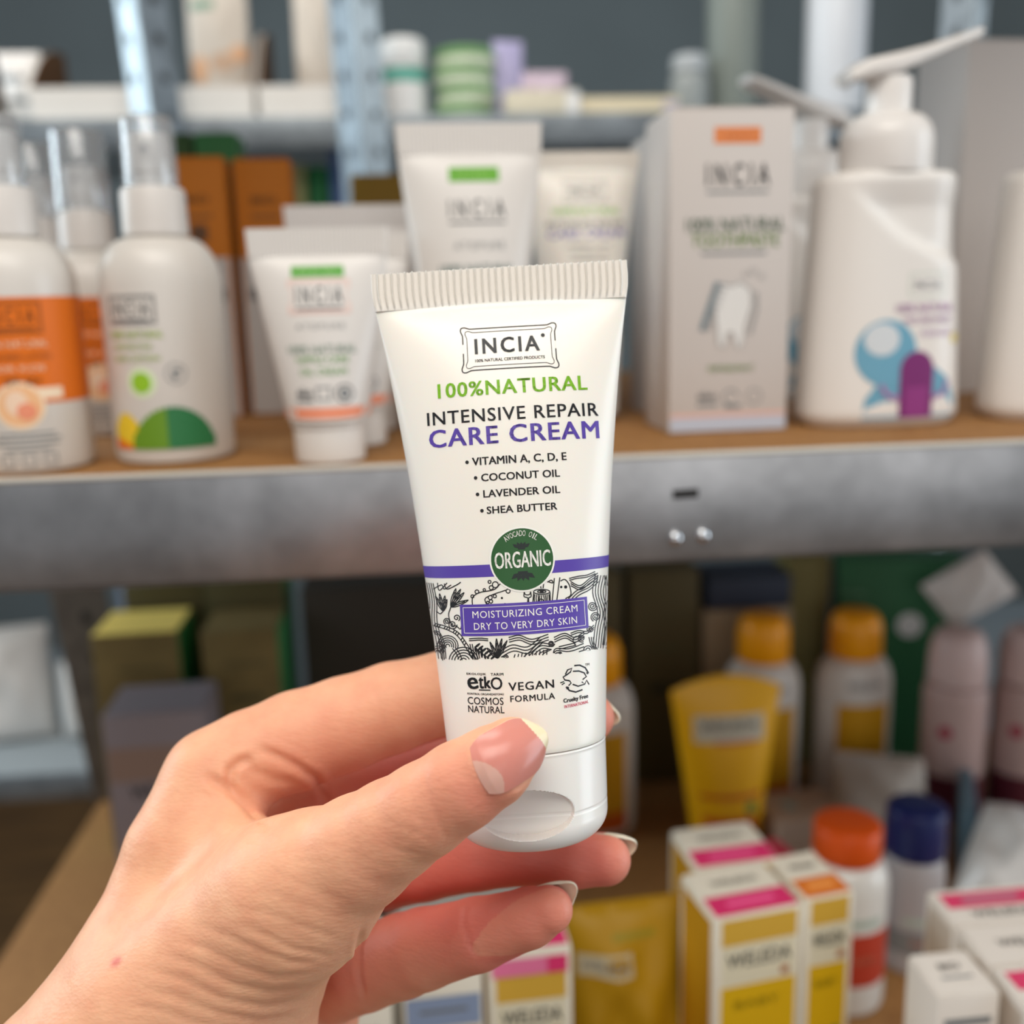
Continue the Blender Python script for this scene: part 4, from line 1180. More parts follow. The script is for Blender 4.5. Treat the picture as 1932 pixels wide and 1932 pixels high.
    o = bpy.data.objects.new('person', me)
    o.location = HAND_LOC
    o.rotation_euler = HAND_ROT
    COL.objects.link(o)
    tag(o, 'bare left hand of a person pinching the white cream tube between thumb and fingers', 'person')
    # ---- nails
    bed = mat('nail_bed', (222, 138, 124), 0.25, 0.5, sss=0.2)
    lun = mat('nail_lunula', (226, 168, 152), 0.25, 0.5, sss=0.2)
    free = mat('nail_free_edge', (246, 222, 184), 0.3, 0.5, sss=0.2)

    def to_local(p):
        return tuple((np.array(p) - HAND_OFF) * 1e-3)

    # thumb nail: a curved plate over the end joint, resting on the skin
    from mathutils.bvhtree import BVHTree
    bvh = BVHTree.FromPolygons([Vector(p) for p in V], [tuple(f) for f in F])
    b0, b1 = jp(903, 1450, -31), jp(1031, 1391, -31)
    ax = b1 - b0
    length = np.linalg.norm(ax)
    ax = ax / length
    dv = np.array([-0.06, 0.05, 1.0])
    dv -= ax * (dv @ ax)
    dv /= np.linalg.norm(dv)
    sv = np.cross(dv, ax)
    Rn = 8.4
    nb = MB()
    na, nc = 96, 64

    def skin_top(p):
        hit = bvh.ray_cast(Vector(p + dv * 30), Vector(-dv))
        return None if hit[0] is None else float((np.array(hit[0]) - p) @ dv)
    def plan(i, j):
        s, c = i / na, 2 * j / nc - 1
        hw = 5.45 * (1 - 0.22 * max(0, (0.25 - s) / 0.25) ** 2.0) * (1 - 0.55 * max(0, (s - 0.58) / 0.42) ** 2.2)
        bow = (1 - c * c) * (-0.5 * (1 - s) ** 2 + 1.2 * s ** 2) - 1.2 * s ** 2
        return s, c, s * length + bow, c * hw - 0.35
    rows, hts = [], []

    def basis(s, u):
        return [1, s, s * s, u, u * u, s * u, s * u * u, u ** 3 * 0.1]
    for i in range(0, na + 1, 4):
        for j in range(0, nc + 1, 4):
            s, c, t, u = plan(i, j)
            if s > 0.93 or abs(c) > 0.9:
                continue
            q = skin_top(b0 + ax * t + sv * u)
            if q is not None and q > -5:
                rows.append(basis(s, u))
                hts.append(q)
    rows, hts = np.array(rows), np.array(hts)
    co = np.linalg.lstsq(rows, hts, rcond=None)[0]
    lift = 0.12 + 0.6 * float(np.percentile(hts - rows @ co, 92))
    pts2 = []
    for lay in (0.0, -0.42):
        for i in range(na + 1):
            for j in range(nc + 1):
                s, c, t, u = plan(i, j)
                h_ = float(np.dot(basis(s, u), co)) + lift + 0.26 * (1 - c ** 4) * min(1, s / 0.12) + lay
                pts2.append(to_local(b0 + ax * t + sv * u + dv * h_))
    nn = (na + 1) * (nc + 1)
    groups = {0: [], 1: [], 2: []}
    for i in range(na):
        for j in range(nc):
            s, c = (i + 0.5) / na, (2 * j + 1) / nc - 1
            k = 1 if s < 0.27 - 0.30 * (c + 0.45) ** 2 else 2 if s > 0.89 - 0.07 * c else 0
            q = i * (nc + 1) + j
            groups[k].append((q, q + 1, q + nc + 2, q + nc + 1))
            groups[k].append((nn + q, nn + q + nc + 1, nn + q + nc + 2, nn + q + 1))
    ring = [(0, j) for j in range(nc)] + [(i, nc) for i in range(na)] + [(na, nc - j) for j in range(nc)] + [(na - i, 0) for i in range(na)]
    rid = [i * (nc + 1) + j for i, j in ring]
    for q, w in zip(rid, rid[1:] + rid[:1]):
        groups[2].append((w, q, nn + q, nn + w))
    nb.add(pts2, [], bed)
    for k, m in ((0, bed), (1, lun), (2, free)):
        sl = nb.slot(m)
        for f in groups[k]:
            nb.f.append(f)
            nb.m.append(sl)
            nb.s.append(True)
    tn = nb.build('fingernail', o)
    tn['label'] = 'pink thumbnail with pale moon and cream edge'

    # nails seen past the finger ends
    def far_nail(nodes, dorsal, length, over, half_deg, lab):
        c, r = nodes[-1]
        ax = c - nodes[-2][0]
        ax = ax / np.linalg.norm(ax)
        dv = np.array(dorsal, float)
        dv -= ax * (dv @ ax)
        dv /= np.linalg.norm(dv)
        sv = np.cross(ax, dv)
        m = MB()
        na, nc = 16, 14
        gv = []
        for lay in (0.25, -0.3):
            for i in range(na + 1):
                s = i / na
                tpos = -length + s * (length + r + over)
                rr = r * (1.0 if tpos < 0 else 1 - 0.16 * (tpos / (r + over)) ** 2)
                for j in range(nc + 1):
                    cc = 2 * j / nc - 1
                    a = radians(half_deg) * cc * (1 - 0.35 * max(0, (s - 0.7) / 0.3) ** 2)
                    back = (cc * cc) * (0.6 + r * 0.28 * s)
                    p = c + ax * (tpos - back) + (dv * cos(a) + sv * sin(a)) * (rr + lay)
                    gv.append(to_local(p))
        k = (na + 1) * (nc + 1)
        FF = {0: [], 1: []}
        for i in range(na):
            for j in range(nc):
                a = i * (nc + 1) + j
                g = 1 if i > na * 0.62 else 0
                FF[g].append((a, a + 1, a + nc + 2, a + nc + 1))
                FF[g].append((k + a, k + a + nc + 1, k + a + nc + 2, k + a + 1))
        rg = [(0, j) for j in range(nc)] + [(i, nc) for i in range(na)] + [(na, nc - j) for j in range(nc)] + [(na - i, 0) for i in range(na)]
        rg = [i * (nc + 1) + j for i, j in rg]
        for a, b in zip(rg, rg[1:] + rg[:1]):
            FF[1].append((b, a, k + a, k + b))
        m.add(gv, [], bed)
        for g, mm in ((0, bed), (1, mat('nail_tip_ivory', (226, 214, 190), 0.3, 0.5, sss=0.15))):
            sl = m.slot(mm)
            for f in FF[g]:
                m.f.append(f)
                m.m.append(sl)
                m.s.append(True)
        return m.build('fingernail', o)
    far_nail(RING, (0.1, 0.5, -0.86), 7.0, 0.9, 62, '')
    far_nail(PINKY, (0.2, 0.4, -0.9), 5.5, 1.2, 56, '')
    far_nail(INDEX, (0.0, 0.2, -1.0), 8.0, -0.4, 46, '')
    far_nail(MIDDLE, (0.0, 0.2, -1.0), 8.0, 0.0, 46, '')
    return o


def build_finger_ring():
    c = RING[1][0] * 0.72 + RING[2][0] * 0.28
    ax = RING[2][0] - RING[0][0]
    ax = ax / np.linalg.norm(ax)
    r = RING[1][1] * 0.72 + RING[2][1] * 0.28 + 0.35
    up = np.array([0, 1.0, 0])
    e1 = up - ax * (up @ ax)
    e1 /= np.linalg.norm(e1)
    e2 = np.cross(ax, e1)
    mb = MB()
    n = 72
    prof = [(-1.6, 0.0), (-1.3, 0.75), (0.0, 1.0), (1.3, 0.75), (1.6, 0.0), (1.3, -0.3), (-1.3, -0.3)]
    rings = []
    for u, w in prof:
        rings.append([tuple((ax * u + (e1 * cos(2 * pi * i / n) + e2 * sin(2 * pi * i / n)) * (r + w)) * 1e-3) for i in range(n)])
    rings.append(rings[0])
    mb.loft(rings, mat('silver', (200, 200, 204), 0.18, 0.5, 1.0), False, False)
    o = mb.build('finger_ring', None)
    M = Matrix.LocRotScale(Vector(HAND_LOC), Euler(HAND_ROT), None) @ Matrix.Translation(Vector((c - HAND_OFF) * 1e-3))
    o.location = M.to_translation()
    o.rotation_euler = M.to_euler()
    tag(o, 'silver ring worn on a finger, peeping out beneath the thumb', 'ring')


# ------------------------------------------------------------------ goods: builders
CREAM = lambda: mat('cream_card', (232, 226, 216), 0.6, 0.3)
TEXTGREY = lambda: mat('text_grey', (120, 124, 126), 0.55)
UP = 0.0003


def squeeze_tube(name, loc, rotz, H, top_w, r_cap, cap_h, label, group, art, body_m=None, crimp_h=0.0095, lean=0.0):
    """small cosmetics tube standing on its cap; art(P) prints in millimetres (x, z)"""
    root = empty(name, loc, rotz, label, 'tube', group)
    root.rotation_euler.x = lean
    W = body_m or mat('shelf_tube_white', (224, 219, 213), 0.3, 0.5)
    r0 = r_cap * 1.12
    aT = top_w / 2
    z0, z1 = cap_h, H - crimp_h

    def ab(z):
        t = min(1, max(0, (z - z0) / (z1 - z0)))
        a = r0 + (aT - r0) * t
        b = r0 * (1 - t) ** 0.72 * (1 + 0.25 * t) + 0.0006
        return a, b
    mb = MB()
    N = 72
    rings = []
    for z, k in [(z0 - 0.0002, 0.9), (z0 + 0.0008, 1.0)] + [(z0 + (z1 - z0) * i / 26, 1.0) for i in range(1, 27)]:
        a, b = ab(z)
        rings.append([(a * k * cos(2 * pi * i / N), b * k * sin(2 * pi * i / N), z) for i in range(N)])
    mb.loft(rings, W)

    def f(x, z, lift):
        x, z = x * 1e-3, z * 1e-3
        a, b = ab(z)
        u = max(-0.999, min(0.999, x / a))
        return (x, -b * sqrt(1 - u * u) - lift, z)
    art(Print(mb, f, 2.0, 1.2e-4))
    mb.build('body', root)
    cb = MB()
    nx = 140
    V, F = [], []
    for s in (-1, 1):
        for z in (z1 - 0.0004, z1 + 0.0008, H - 0.0004, H):
            for i in range(nx + 1):
                x = (2 * i / nx - 1) * (aT + 0.0004 * (z - z1) / crimp_h)
                ed = min(1, (1 - abs(2 * i / nx - 1)) * 30)
                V.append((x, s * (0.0006 + 0.0003 * (0.5 + 0.5 * cos(2 * pi * i / 4))) * (0.3 + 0.7 * ed), z))
    n1 = nx + 1
    for s in (0, 1):
        for j in range(3):
            for i in range(nx):
                q = (s * 4 * n1 + j * n1 + i, s * 4 * n1 + j * n1 + i + 1, s * 4 * n1 + (j + 1) * n1 + i + 1, s * 4 * n1 + (j + 1) * n1 + i)
                F.append(q if s == 0 else q[::-1])
    for i in range(nx):
        F.append((3 * n1 + i, 3 * n1 + i + 1, 7 * n1 + i + 1, 7 * n1 + i))
    for j in range(3):
        F.append((j * n1, (j + 1) * n1, (5 + j) * n1, (4 + j) * n1))
        F.append(((j + 1) * n1 + nx, j * n1 + nx, (4 + j) * n1 + nx, (5 + j) * n1 + nx))
    cb.add(V, F, W)
    cb.build('crimp_seal', root)
    kb = MB()
    kb.lathe([(r_cap * 0.9, UP), (r_cap * 0.97, 0.0006), (r_cap * 0.985, 0.002), (r_cap, cap_h - 0.0022), (r_cap * 1.06, cap_h - 0.0016), (r_cap * 1.06, cap_h - 0.0004), (r_cap * 0.98, cap_h)], mat('cap_white_shelf', (236, 232, 226), 0.28, 0.5))
    kb.build('cap', root)
    return root


def carton(name, loc, rotz, w, d, h, label, group, card, art=None, cat='box', side=None, top=None, tilt=None):
    """folding carton, base centre at loc, front towards -Y; art(front, top, left, right) prints in millimetres"""
    root = empty(name, loc, rotz, label, cat, group)
    if tilt:
        root.rotation_euler.x, root.rotation_euler.y = tilt
    mb = MB()
    b = min(0.0007, w * 0.04)
    mb.box(-w / 2, w / 2, -d / 2, d / 2, UP, h, card, b, 2)

    def mmf(f):
        return lambda x, z, lift: f(x * 1e-3, z * 1e-3, lift)
    fr = Print(mb, mmf(on_front(-d / 2)), None, 1.2e-4)
    lf = Print(mb, mmf(on_left(-w / 2)), None, 1.2e-4)
    rt = Print(mb, mmf(on_right(w / 2)), None, 1.2e-4)
    if side:
        for q in (lf, rt):
            q.rect(0, h * 500, d * 1000 - 1.4, h * 1000 - 1.4, side)
    fm = MB()
    # tucked lid with a visible front lip
    fm.box(-w / 2 + 0.0007, w / 2 - 0.0007, -d / 2 + 0.0003, d / 2 - 0.0003, h + 0.0001, h + 0.0008, top or card, 0.0003, 1)
    tp = Print(fm, mmf(on_top(h + 0.0008)), None, 1.2e-4)
    if art:
        art(fr, tp, lf, rt)
    mb.build('carton_body', root)
    fm.build('lid_flap', root)
    return root


def spray_bottle(name, loc, rotz, label, group, art, H=0.1235, R=0.0222, clear=True, wide_cap=False):
    root = empty(name, loc, rotz, label, 'bottle', group)
    W = mat('bottle_white', (218, 212, 204), 0.3, 0.5)
    zs = 0.083
    mb = MB()
    prof = [(R * 0.9, UP), (R * 0.97, 0.001), (R, 0.0035), (R, zs - 0.018)]
    for k in range(1, 9):
        a = k / 8 * pi / 2
        prof.append((0.0105 + (R - 0.0105) * cos(a), zs - 0.018 + 0.0175 * sin(a)))
    prof += [(0.0095, zs + 0.0005)]
    mb.lathe(prof, W, 72)
    f = on_cyl(R)
    art(Print(mb, lambda x, z, l: f(x * 1e-3, z * 1e-3, l), 1.6, 1.2e-4))
    mb.build('bottle_body', root)
    c = MB()
    rings = []
    n = 120
    for z, r in ((zs, 0.0110), (zs + 0.0006, 0.0117), (zs + 0.0155, 0.0114), (zs + 0.017, 0.0106), (zs + 0.0172, 0.007)):
        rings.append([((r + 0.00018 * (i % 2)) * cos(2 * pi * i / n), (r + 0.00018 * (i % 2)) * sin(2 * pi * i / n), z) for i in range(n)])
    c.loft(rings, mat('collar_white', (216, 210, 204), 0.38))
    c.build('collar', root)
    s = MB()
    zc = zs + 0.0172
    s.lathe([(0.0070, zc), (0.0070, zc + 0.005), (0.0080, zc + 0.0055), (0.0078, zc + 0.0175), (0.0070, zc + 0.019), (0.002, zc + 0.0193)], mat('sprayer_white', (232, 228, 224), 0.3), 36)
    nz = s.build('spray_head', root)
    q = MB()
    rings = [[(0.0014 * cos(2 * pi * k / 12), -y, zc + 0.013 + 0.0014 * sin(2 * pi * k / 12)) for k in range(12)] for y in (0.0076, 0.0084)]
    q.loft(rings, mat('nozzle_grey', (190, 190, 190), 0.4))
    q.build('nozzle', nz)
    if clear:
        rc = 0.0118 if wide_cap else 0.0096
        k = MB()
        k.lathe([(rc * 1.02, zs + 0.0175), (rc, H + 0.0), (rc - 0.0012, H + 0.0016), (0.0005, H + 0.0019), (0.0004, H + 0.0011), (rc - 0.0019, H + 0.0009), (rc - 0.0009, H - 0.0004), (rc * 1.02 - 0.0008, zs + 0.0175)], clear_plastic(), 48, cap0=False, cap1=False)
        k.build('clear_overcap', root)
    return root


def logo(P, x, z, w, h, ink, frame=None, layer=0, line=True):
    if frame:
        P.frame(x, z, w * 1.28, h * 1.9, 0.45, frame, 0, layer)
        P.frame(x, z, w * 1.18, h * 1.62, 0.22, frame, 0, layer)
    P.text('INCIA', x, z + h * 0.1, w, h, ink, 0, 0.006, 1.55, layer + 1)
    if line:
        P.rect(x, z - h * 0.68, w, h * 0.10, ink, 0, layer + 1)


def orange_art(shift):
    def art(P):
        O = ORANGE()
        for k in range(24):
            a = -180 + 15 * k
            P.rect(radians(a + 7.5) * 22.2, 43.5, radians(15) * 22.2 * 1.01, 37, O)
        s = shift
        logo(P, s - 1, 55, 16, 5.5, mat('brown_ink', (130, 66, 10), 0.5), mat('brown_ink', (130, 66, 10), 0.5), 1)
        P.text('100% NATURAL', s, 46, 21, 2.3, PALE(), 0, 0.01, 1.0, 2)
        P.text('SUNSCREEN LOTION', s, 41.5, 22, 1.9, mat('brown_ink', (130, 66, 10), 0.5), 0, 0, 1.0, 2)
        P.text('FOR KIDS', s, 37.5, 17, 2.0, PALE(), 0, 0.01, 1.0, 2)
        P.text('SPF 50+', s + 1, 33, 12, 3.0, mat('brown_ink', (130, 66, 10), 0.5), 0, 0.01, 1.0, 2)
        P.rect(s + 8, 28.5, 12, 4, PALE(), 0, 1)
        P.ellipse(s - 1, 24.5, 8.4, 8.4, PALE(), 2)
        P.ellipse(s - 1, 24.5, 7.2, 7.2, mat('pale_orange', (244, 190, 140), 0.5), 3)
        P.ellipse(s - 2, 25.5, 3.6, 4.4, mat('peach_ink', (246, 214, 186), 0.5), 4)
        P.ellipse(s + 1, 22.5, 3.2, 3.0, SALMON(), 5)
        for k, w in enumerate((19, 23, 21, 15)):
            P.rect(s, 14.5 - 1.9 * k, w, 0.7, TEXTGREY(), 0, 1)
        for k in (-1, 0, 1):
            P.frame(s + 7 * k, 5.2, 4.2, 3.6, 0.5, TEXTGREY(), 0, 1)
    return art


PALE = lambda: mat('pale_ink', (250, 226, 196), 0.5)


def green_art(P):
    s = -7.0
    logo(P, s, 56.5, 14.5, 5.2, GREYINK(), GREYINK())
    P.text('100% NATURAL', s + 1, 47.8, 21, 2.6, mat('yellow_green_ink', (168, 196, 60), 0.5), 0, 0.012)
    P.text('PROTECTIVE', s - 0.5, 43.4, 15, 1.9, mat('yellow_green_ink', (168, 196, 60), 0.5), 0, 0.01)
    P.text('SKIN LOTION', s + 0.5, 39.2, 18, 2.0, mat('yellow_green_ink', (168, 196, 60), 0.5), 0, 0.01)
    P.ellipse(s + 2, 30.5, 5.6, 5.6, mat('pale_lime', (222, 236, 196), 0.5))
    P.ellipse(s + 2, 30.5, 3.7, 3.7, mat('bright_lime', (150, 200, 40), 0.5), 2)
    for k in range(1, 2):
        n = 28
        P.stroke([(s + 14.5 + 3.6 * cos(2 * pi * i / n), 33.5 + 3.6 * sin(2 * pi * i / n)) for i in range(n)], 0.4, TEXTGREY(), 1, True)
    P.ellipse(s + 14, 33, 1.0, 1.6, TEXTGREY(), 1)
    P.ellipse(s + 15.2, 34.4, 1.1, 0.8, TEXTGREY(), 1)
    # rounded hedge in two greens with a yellow mound at its left
    P.poly([(-20, 6)] + [(-20 + 14 * k / 8, 6 + 13.5 * sin(pi * (0.14 + 0.76 * k / 8)) ** 0.7) for k in range(9)] + [(-6, 6)], mat('sun_yellow', (234, 200, 40), 0.5), 1)
    P.poly([(-20, 6), (-20, 10.5), (-8, 6.6), (-8, 6)], ORANGE(), 2)
    mid = mat('hedge_green', (104, 148, 30), 0.5)
    dark = mat('hedge_dark_green', (44, 120, 70), 0.5)
    xs = [-10.5 + 31 * k / 30 for k in range(31)]

    def top(x):
        t = (x + 10.5) / 31
        return 6 + 15.5 * sin(pi * min(0.98, max(0.02, t))) ** 0.48 + 0.9 * sin(x * 3.1)
    for a, b in zip(xs[:-1], xs[1:]):
        P.poly([(a, 6), (b, 6), (b, top(b)), (a, top(a))], mid if b < 3.5 else dark, 3)


def small_tube_art(P):
    P.rect(-0.5, 68.2, 18.5, 4.0, LEAF())
    P.text('NEW', -0.5, 68.2, 13, 1.8, mat('tag_text', (150, 205, 120), 0.5), 0, 0.01, 1.6, 2)
    logo(P, -0.3, 59.5, 16.5, 6.0, GREYINK(), mat('blush_line', (240, 190, 176), 0.5))
    P.text('ATOPURE', -0.3, 49.2, 17, 2.0, TEXTGREY(), 0, 0, 1.5)
    P.text('100% NATURAL', 0, 41.2, 24, 3.0, mat('teal_grey', (110, 140, 120), 0.5), 0, 0.008)
    P.text('NIPPLE CARE', 0, 37.6, 18.5, 2.3, LEAF(), 0, 0.006)
    P.text('OIL CREAM', 0, 33.4, 16.5, 2.3, LEAF(), 0, 0.006)
    P.text('eko', -7, 26.4, 5.5, 3.2, GREYINK(), 0, 0.02)
    P.rect(-7, 23.4, 6, 1.0, GREYINK())
    P.frame(-0.3, 25.8, 4.6, 4.2, 0.6, TEXTGREY())
    P.stroke([(7 + 3.0 * cos(2 * pi * i / 24), 25.5 + 3.0 * sin(2 * pi * i / 24)) for i in range(24)], 0.6, GREYINK(), 0, True)
    P.ellipse(7, 25.5, 1.6, 1.8, TEXTGREY())
    P.rect(0, 18.8, 31.0, 4.0, SALMON())


def tall_tube_art(P):
    P.rect(1.2, 105.5, 20.0, 5.8, mat('tag_green', (96, 172, 24), 0.5))
    P.text('ORGANIC', 1.2, 105.5, 14, 2.0, mat('tag_text2', (170, 215, 110), 0.5), 0, 0.01, 1.6, 2)
    logo(P, 1.8, 91.5, 22.5, 7.0, GREYINK())
    P.text('ATOPURE', 2.2, 77.8, 20, 3.0, TEXTGREY(), 0, 0, 1.4)
    P.text('100% NATURAL', 1.2, 68.5, 30, 3.8, mat('deep_teal', (50, 96, 90), 0.5), 0, 0.012)
    P.text('BODY LOTION', 1.2, 62.5, 24, 3.0, LEAF(), 0, 0.01)


def toothpaste_art(fr, tp, lf, rt):
    g = mat('muted_green', (110, 136, 112), 0.5)
    fr.rect(2.0, 117.5, 19, 6.2, mat('tag_orange', (228, 134, 72), 0.5))
    fr.text('VEGAN', 2.0, 117.5, 13, 2.0, mat('tag_text3', (240, 170, 120), 0.5), 0, 0.01, 1.6, 2)
    fr.text('INCIA', 2.4, 102.6, 26, 8.6, GREYINK(), 0, 0.008, 1.5)
    fr.rect(2.4, 96.0, 25.5, 1.0, TEXTGREY())
    fr.text('100% NATURAL', 1.9, 83.6, 41, 5.2, g, 0, 0.012)
    fr.text('TOOTHPASTE', 1.8, 77.5, 36.5, 5.2, mat('soft_lime', (140, 176, 80), 0.5), 0, 0.012)
    fr.rect(1.2, 72.4, 27, 1.1, TEXTGREY())
    # tooth and brush drawing
    k = mat('drawing_grey', (160, 158, 156), 0.5)
    tooth = [(-6.5, 50), (-7, 56), (-3.5, 60.5), (1.0, 59.5), (4, 61), (8.5, 58), (9.2, 52), (6.8, 44), (5.6, 35.5), (3.2, 34.6), (1.4, 41), (-0.8, 41), (-2.2, 34.8), (-4.6, 36), (-5.4, 43)]
    fr.poly(tooth, mat('tooth_white', (228, 226, 222), 0.5), 1)
    fr.stroke(tooth, 0.6, k, 2, True)
    fr.stroke([(10.8, 57), (11.2, 50), (8.6, 40)], 1.6, k, 1)
    for x, z, r in ((9.5, 65, 1.2), (13, 63, 0.9), (6.2, 64, 0.8)):
        fr.stroke([(x + r * cos(2 * pi * i / 14), z + r * sin(2 * pi * i / 14)) for i in range(14)], 0.4, k, 1, True)
    sl = mat('brush_slate', (104, 126, 136), 0.5)
    fr.stroke([(-11.6, 42), (-5.2, 61)], 2.4, sl, 2)
    for i in range(9):
        x, z = -11.2 + 6.2 * i / 8, 44 + 17 * i / 8
        fr.stroke([(x, z), (x + 3.6, z - 1.4)], 0.8, k, 3)
    fr.text('PEPPERMINT', 1.0, 26.3, 19.5, 2.4, mat('soft_lime', (140, 176, 80), 0.5), 0, 0.01)
    fr.text('eko', -9, 15.6, 8, 3.6, TEXTGREY(), 0, 0.015)
    fr.rect(-9, 11.8, 8.5, 1.4, TEXTGREY())
    fr.stroke([(1 + 3 * cos(2 * pi * i / 18), 14.5 + 3 * sin(2 * pi * i / 18)) for i in range(15)], 0.7, TEXTGREY(), 0)
    fr.rect(2, 10.8, 7, 1.6, TEXTGREY())
    fr.stroke([(11 + 3 * cos(2 * pi * i / 18), 14.5 + 3 * sin(2 * pi * i / 18)) for i in range(18)], 0.5, TEXTGREY(), 0, True)
    fr.rect(0, 7.4, 49, 1.6, mat('blush_band', (232, 186, 172), 0.5))
    fr.rect(0, 3.6, 49, 5.6, mat('ice_blue_band', (196, 202, 216), 0.5))


def foam_bottle(name, loc, rotz, label, group, art=None, pump_turn=0.0):
    """oval bottle with a diagonal shoulder sweep and a lever pump"""
    root = empty(name, loc, rotz, label, 'bottle', group)
    W = mat('foam_bottle_white', (236, 231, 225), 0.28, 0.5)
    H = 0.103
    N = 96

    def half(z):
        t = z / H
        a = 0.0345 + (0.0288 - 0.0345) * t ** 1.1
        b = 0.0215 + (0.0185 - 0.0215) * t
        if t > 0.965:
            k = (t - 0.965) / 0.035
            a -= 0.0022 * k * k
            b -= 0.0022 * k * k
        if z < 0.006:
            k = 1 - z / 0.006
            a -= 0.004 * k * k
            b -= 0.004 * k * k
        return a, b

    def front(x, z):
        a, b = half(z)
        u = min(0.9999, abs(x) / a)
        return b * (1 - u ** 2.6) ** (1 / 2.6)

    def sweep(x, z):
        """how far the upper right of the front is pressed in, along a falling curve"""
        c = 0.0965 - 0.030 * ((x + 0.022) / 0.05) - 0.006 * sin(pi * max(0, min(1, (x + 0.022) / 0.05)))
        d = z - c
        s = max(0.0, min(1.0, d / 0.006 + 0.3))
        s = s * s * (3 - 2 * s)
        top = max(0.0, min(1.0, (H - 0.002 - z) / 0.012))
        lft = max(0.0, min(1.0, (x + 0.024) / 0.02))
        return 0.0050 * s * top * lft * (0.6 + 0.4 * max(0, min(1, 1 - d / 0.03)))
    mb = MB()
    rings = []
    for i in range(61):
        z = UP + (H - UP) * i / 60
        a, b = half(z)
        ring = []
        for k in range(N):
            t = 2 * pi * k / N
            ct, stt = cos(t), sin(t)
            x = a * (abs(ct) ** (2 / 2.6)) * (1 if ct >= 0 else -1)
            y = b * (abs(stt) ** (2 / 2.6)) * (1 if stt >= 0 else -1)
            if y < 0:
                y += min(sweep(x, z), -y * 0.5)
            ring.append((x, y, z))
        rings.append(ring)
    mb.loft(rings, W)
    if art:
        art(Print(mb, lambda x, z, l: (x * 1e-3, -front(x * 1e-3, z * 1e-3) - l, z * 1e-3), 2.0, 1.3e-4))
    mb.build('bottle_body', root)
    c = MB()
    P = mat('pump_white', (232, 227, 222), 0.25, 0.5)
    prof = [(0.0185, H), (0.0188, H + 0.001), (0.0188, H + 0.012)]
    for k in range(1, 8):
        a = k / 7 * pi / 2
        prof.append((0.0098 + 0.009 * cos(a), H + 0.012 + 0.0115 * sin(a)))
    prof += [(0.006, H + 0.0238)]
    c.lathe(prof, P, 56)
    c.build('pump_collar', root)
    z = H + 0.0236
    s = MB()
    s.lathe([(0.0092, z), (0.0092, z + 0.0125), (0.0086, z + 0.014), (0.004, z + 0.0145)], P, 36)
    s.build('pump_stem', root)
    # lever head: a dished plate rising to one side, with a spout hood on the other
    h = MB()
    cs, sn = cos(pump_turn), sin(pump_turn)
    sec = [(-0.021, 0.0075, 0.0045, -0.003), (-0.013, 0.0095, 0.0075, 0.0), (0.0, 0.0105, 0.0085, 0.0022), (0.012, 0.0098, 0.006, 0.0062), (0.026, 0.009, 0.0042, 0.0112), (0.036, 0.0075, 0.004, 0.0145), (0.0385, 0.006, 0.0036, 0.0155)]
    rings = []
    for x, w, t, up in sec:
        ring = []
        for k in range(20):
            a = 2 * pi * k / 20
            yy = w * (abs(cos(a)) ** 0.5) * (1 if cos(a) >= 0 else -1)
            zz = t / 2 * (abs(sin(a)) ** 0.5) * (1 if sin(a) >= 0 else -1)
            ring.append((x * cs - yy * sn, x * sn + yy * cs, z + 0.0165 + up + zz))
        rings.append(ring)
    h.loft(rings, P)
    h.build('pump_lever', root)
    q = MB()
    x = -0.0215
    rings = []
    for rr, dz in ((0.0028, 0), (0.0028, 0.003), (0.0019, 0.003), (0.0019, 0.0005)):
        rings.append([((x + 0.003 - dz) * cs - rr * cos(2 * pi * k / 14) * sn, (x + 0.003 - dz) * sn + rr * cos(2 * pi * k / 14) * cs, z + 0.0125 + rr * sin(2 * pi * k / 14)) for k in range(14)])
    q.loft(rings, mat('nozzle_grey', (190, 190, 190), 0.4))
    q.build('spout', root)
    return root


